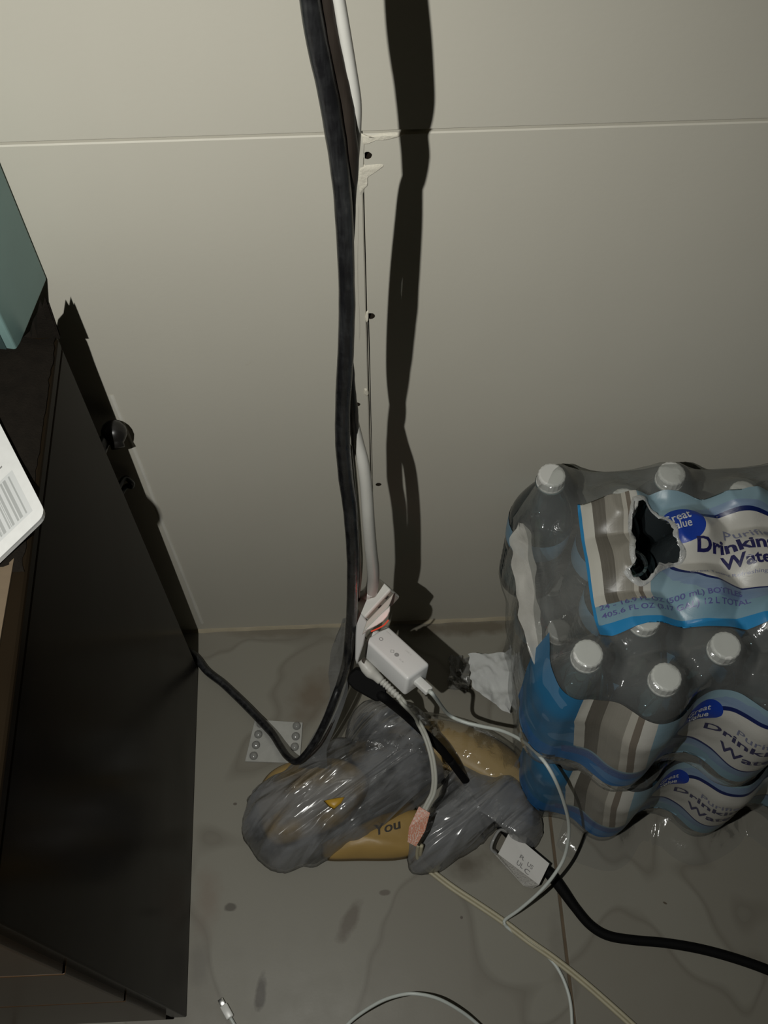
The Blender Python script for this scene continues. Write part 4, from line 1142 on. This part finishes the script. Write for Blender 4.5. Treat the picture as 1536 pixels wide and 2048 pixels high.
# the grey bag: two puffed lobes, a torn rim, and the handle hooked up on the cable
gb = empty('carrier_bag', Fl(780, 1600, 0)); tag(gb, 'crumpled translucent grey carrier bag on the floor under the chargers', 'bag')
lobe1 = [(490, 1600), (484, 1655), (500, 1700), (540, 1742), (590, 1742), (660, 1722), (740, 1685), (820, 1630), (885, 1570), (905, 1520), (860, 1480), (780, 1470), (690, 1478), (620, 1512), (540, 1560)]
pillow('bag_left', fo(lobe1, 0), .0004, .056, BAGM, gb, K=44, sub=9, crz=.0085, crs=22, rot=.57, stretch=5.5, seed=11, prof=2.3, jag=.005)
lobe2 = [(810, 1690), (815, 1735), (850, 1750), (890, 1738), (960, 1690), (1000, 1660), (1025, 1690), (1060, 1700), (1085, 1670), (1080, 1620), (1060, 1580), (1010, 1550), (950, 1530), (905, 1530), (870, 1600), (835, 1650)]
pillow('bag_right', fo(lobe2, 0), .0004, .048, BAGM, gb, K=44, sub=8, crz=.0085, crs=22, rot=.72, stretch=4.5, seed=21, prof=2.2, jag=.005)
back = [(690, 1470), (700, 1440), (730, 1420), (790, 1415), (850, 1440), (880, 1500), (860, 1540), (780, 1540), (700, 1530)]
pillow('bag_back', fo(back, 0), .0004, .075, BAGM, gb, K=30, sub=7, crz=.0050, crs=34, rot=.3, stretch=3.5, seed=33, prof=2.0, jag=.004)
# handle strip
hs = [(Wl(690, 1238, -.108), 10), (Wl(684, 1275, -.112), 26), (Wl(680, 1310, -.118), 40), (Fl(676, 1350, .150), 40), (Fl(676, 1395, .118), 34), (Fl(656, 1450, .095), 34), (Fl(632, 1500, .072), 42), (Fl(625, 1540, .052), 60)]
cen = catmull([a for a, _ in hs], 7); wid = interp_r([b for _, b in hs], 7, 0); V, Fc = [], []
for i, p in enumerate(cen):
    ww = wid[i]/2*((p-CAM).dot(FW))/F_PX
    for k in range(9):
        f = k/4-1; V.append(p+RT*f*ww+Vector((0, .0035*noise.noise(Vector((f*2.2, i*.14, 3))), .002*noise.noise(Vector((f*3, i*.2, 7)))))+FW*.0075)
for i in range(len(cen)-1):
    for k in range(8): a = i*9+k; Fc.append((a, a+9, a+10, a+1))
mesh_obj('handle', V, Fc, film_mat('grey_bag_handle', (.7, .71, .72), .5, (.22, .225, .225), .16, .002, 70), gb, True)

# ---- crumpled tissue and a wisp of film by the packs
def tissue(name, pts, zs, mat, amp=.006, sc=60, seed=0.0, n=26, thick=.0006):
    a, b, c, d = [Fl(x, y, z) for (x, y), z in zip(pts, zs)]; V, Fc = [], []
    for j in range(n+1):
        for i in range(n+1):
            u, v = i/n, j/n; p = a.lerp(b, u).lerp(d.lerp(c, u), v)
            e = .004*noise.noise(Vector((u*5, v*5, seed)))*(1 if i in (0, n) or j in (0, n) else .4)
            h = crumple(p, sc, amp, seed); V.append(p+Vector((e, e*.7, h)))
    mz = min(v.z for v in V)
    for v in V: v.z = v.z-mz+.0015+(0 if mz < .01 else 0) if False else max(v.z, .0012)
    m = (n+1)
    for j in range(n):
        for i in range(n): q = j*m+i; Fc.append((q, q+1, q+m+1, q+m))
    V += [v+Vector((0, 0, -thick)) for v in V[:]]; o_ = m*m
    for f in Fc[:]: Fc.append(tuple(x+o_ for x in f[::-1]))
    return mesh_obj(name, V, Fc, mat, None, True)
TIS = plain('white_tissue', (.62, .63, .61), .8, .08, 50, .4, .0010)
o = tissue('crumpled_tissue', [(935, 1312), (1026, 1306), (1022, 1436), (945, 1378)], [.010, .016, .012, .006], TIS, .0055, 46, 3.0)
tag(o, 'crumpled white paper tissue on the floor between the loaf and the water packs', 'tissue')
o = tissue('film_scrap', [(900, 1312), (940, 1318), (938, 1385), (896, 1380)], [.004, .006, .010, .004], film_mat('scrap_film', (.7, .7, .7), .35, (.3, .3, .28), .12, .002, 90), .004, 70, 6.0, 14)
tag(o, 'small scrap of clear film on the floor left of the crumpled tissue', 'scrap')

# ---- blister pack
FOIL = NT('foil_blister'); _p = FOIL.objc()
FOILM = FOIL.done(FOIL.bsdf(FOIL.mix(FOIL.noise(60, 3, _p), (.40, .40, .37), (.52, .52, .49)), .32, FOIL.bump(FOIL.noise(160, 3, _p), .4, .0006), .35, .5))
bp = empty('blister_pack', Fl(545, 1485, 0)); tag(bp, 'silver blister pack of tablets on the floor at the edge of the grey bag', 'blister pack')
q0, q1, q2, q3 = Fl(510, 1440, .0), Fl(606, 1446, .0), Fl(600, 1528, .0), Fl(490, 1524, .0)
prism('foil_sheet', [v+Vector((0, 0, .0025)) for v in (q0, q1, q2, q3)], Vector((0, 0, -.0012)), FOILM, bp, .0004, 1)
DOME = film_mat('blister_dome', (.75, .75, .74), .5, (.45, .45, .43), .06, .0004, 60, 1.7)
dV, dF = lathe_geo([(.0052, 0), (.0050, .0018), (.0040, .0034), (.0024, .0043), (.0001, .0046)], 14)
for r_ in range(4):
    for c_ in range(2):
        f, g_ = (.14 if c_ == 0 else .88), .10+r_*.255
        p = q0.lerp(q1, f).lerp(q3.lerp(q2, f), g_)
        if c_ == 1 and r_ == 3: continue
        mesh_obj('pill_pocket', [p+Vector((v.x, v.y, v.z+.0024)) for v in dV], dF, DOME, bp, True)
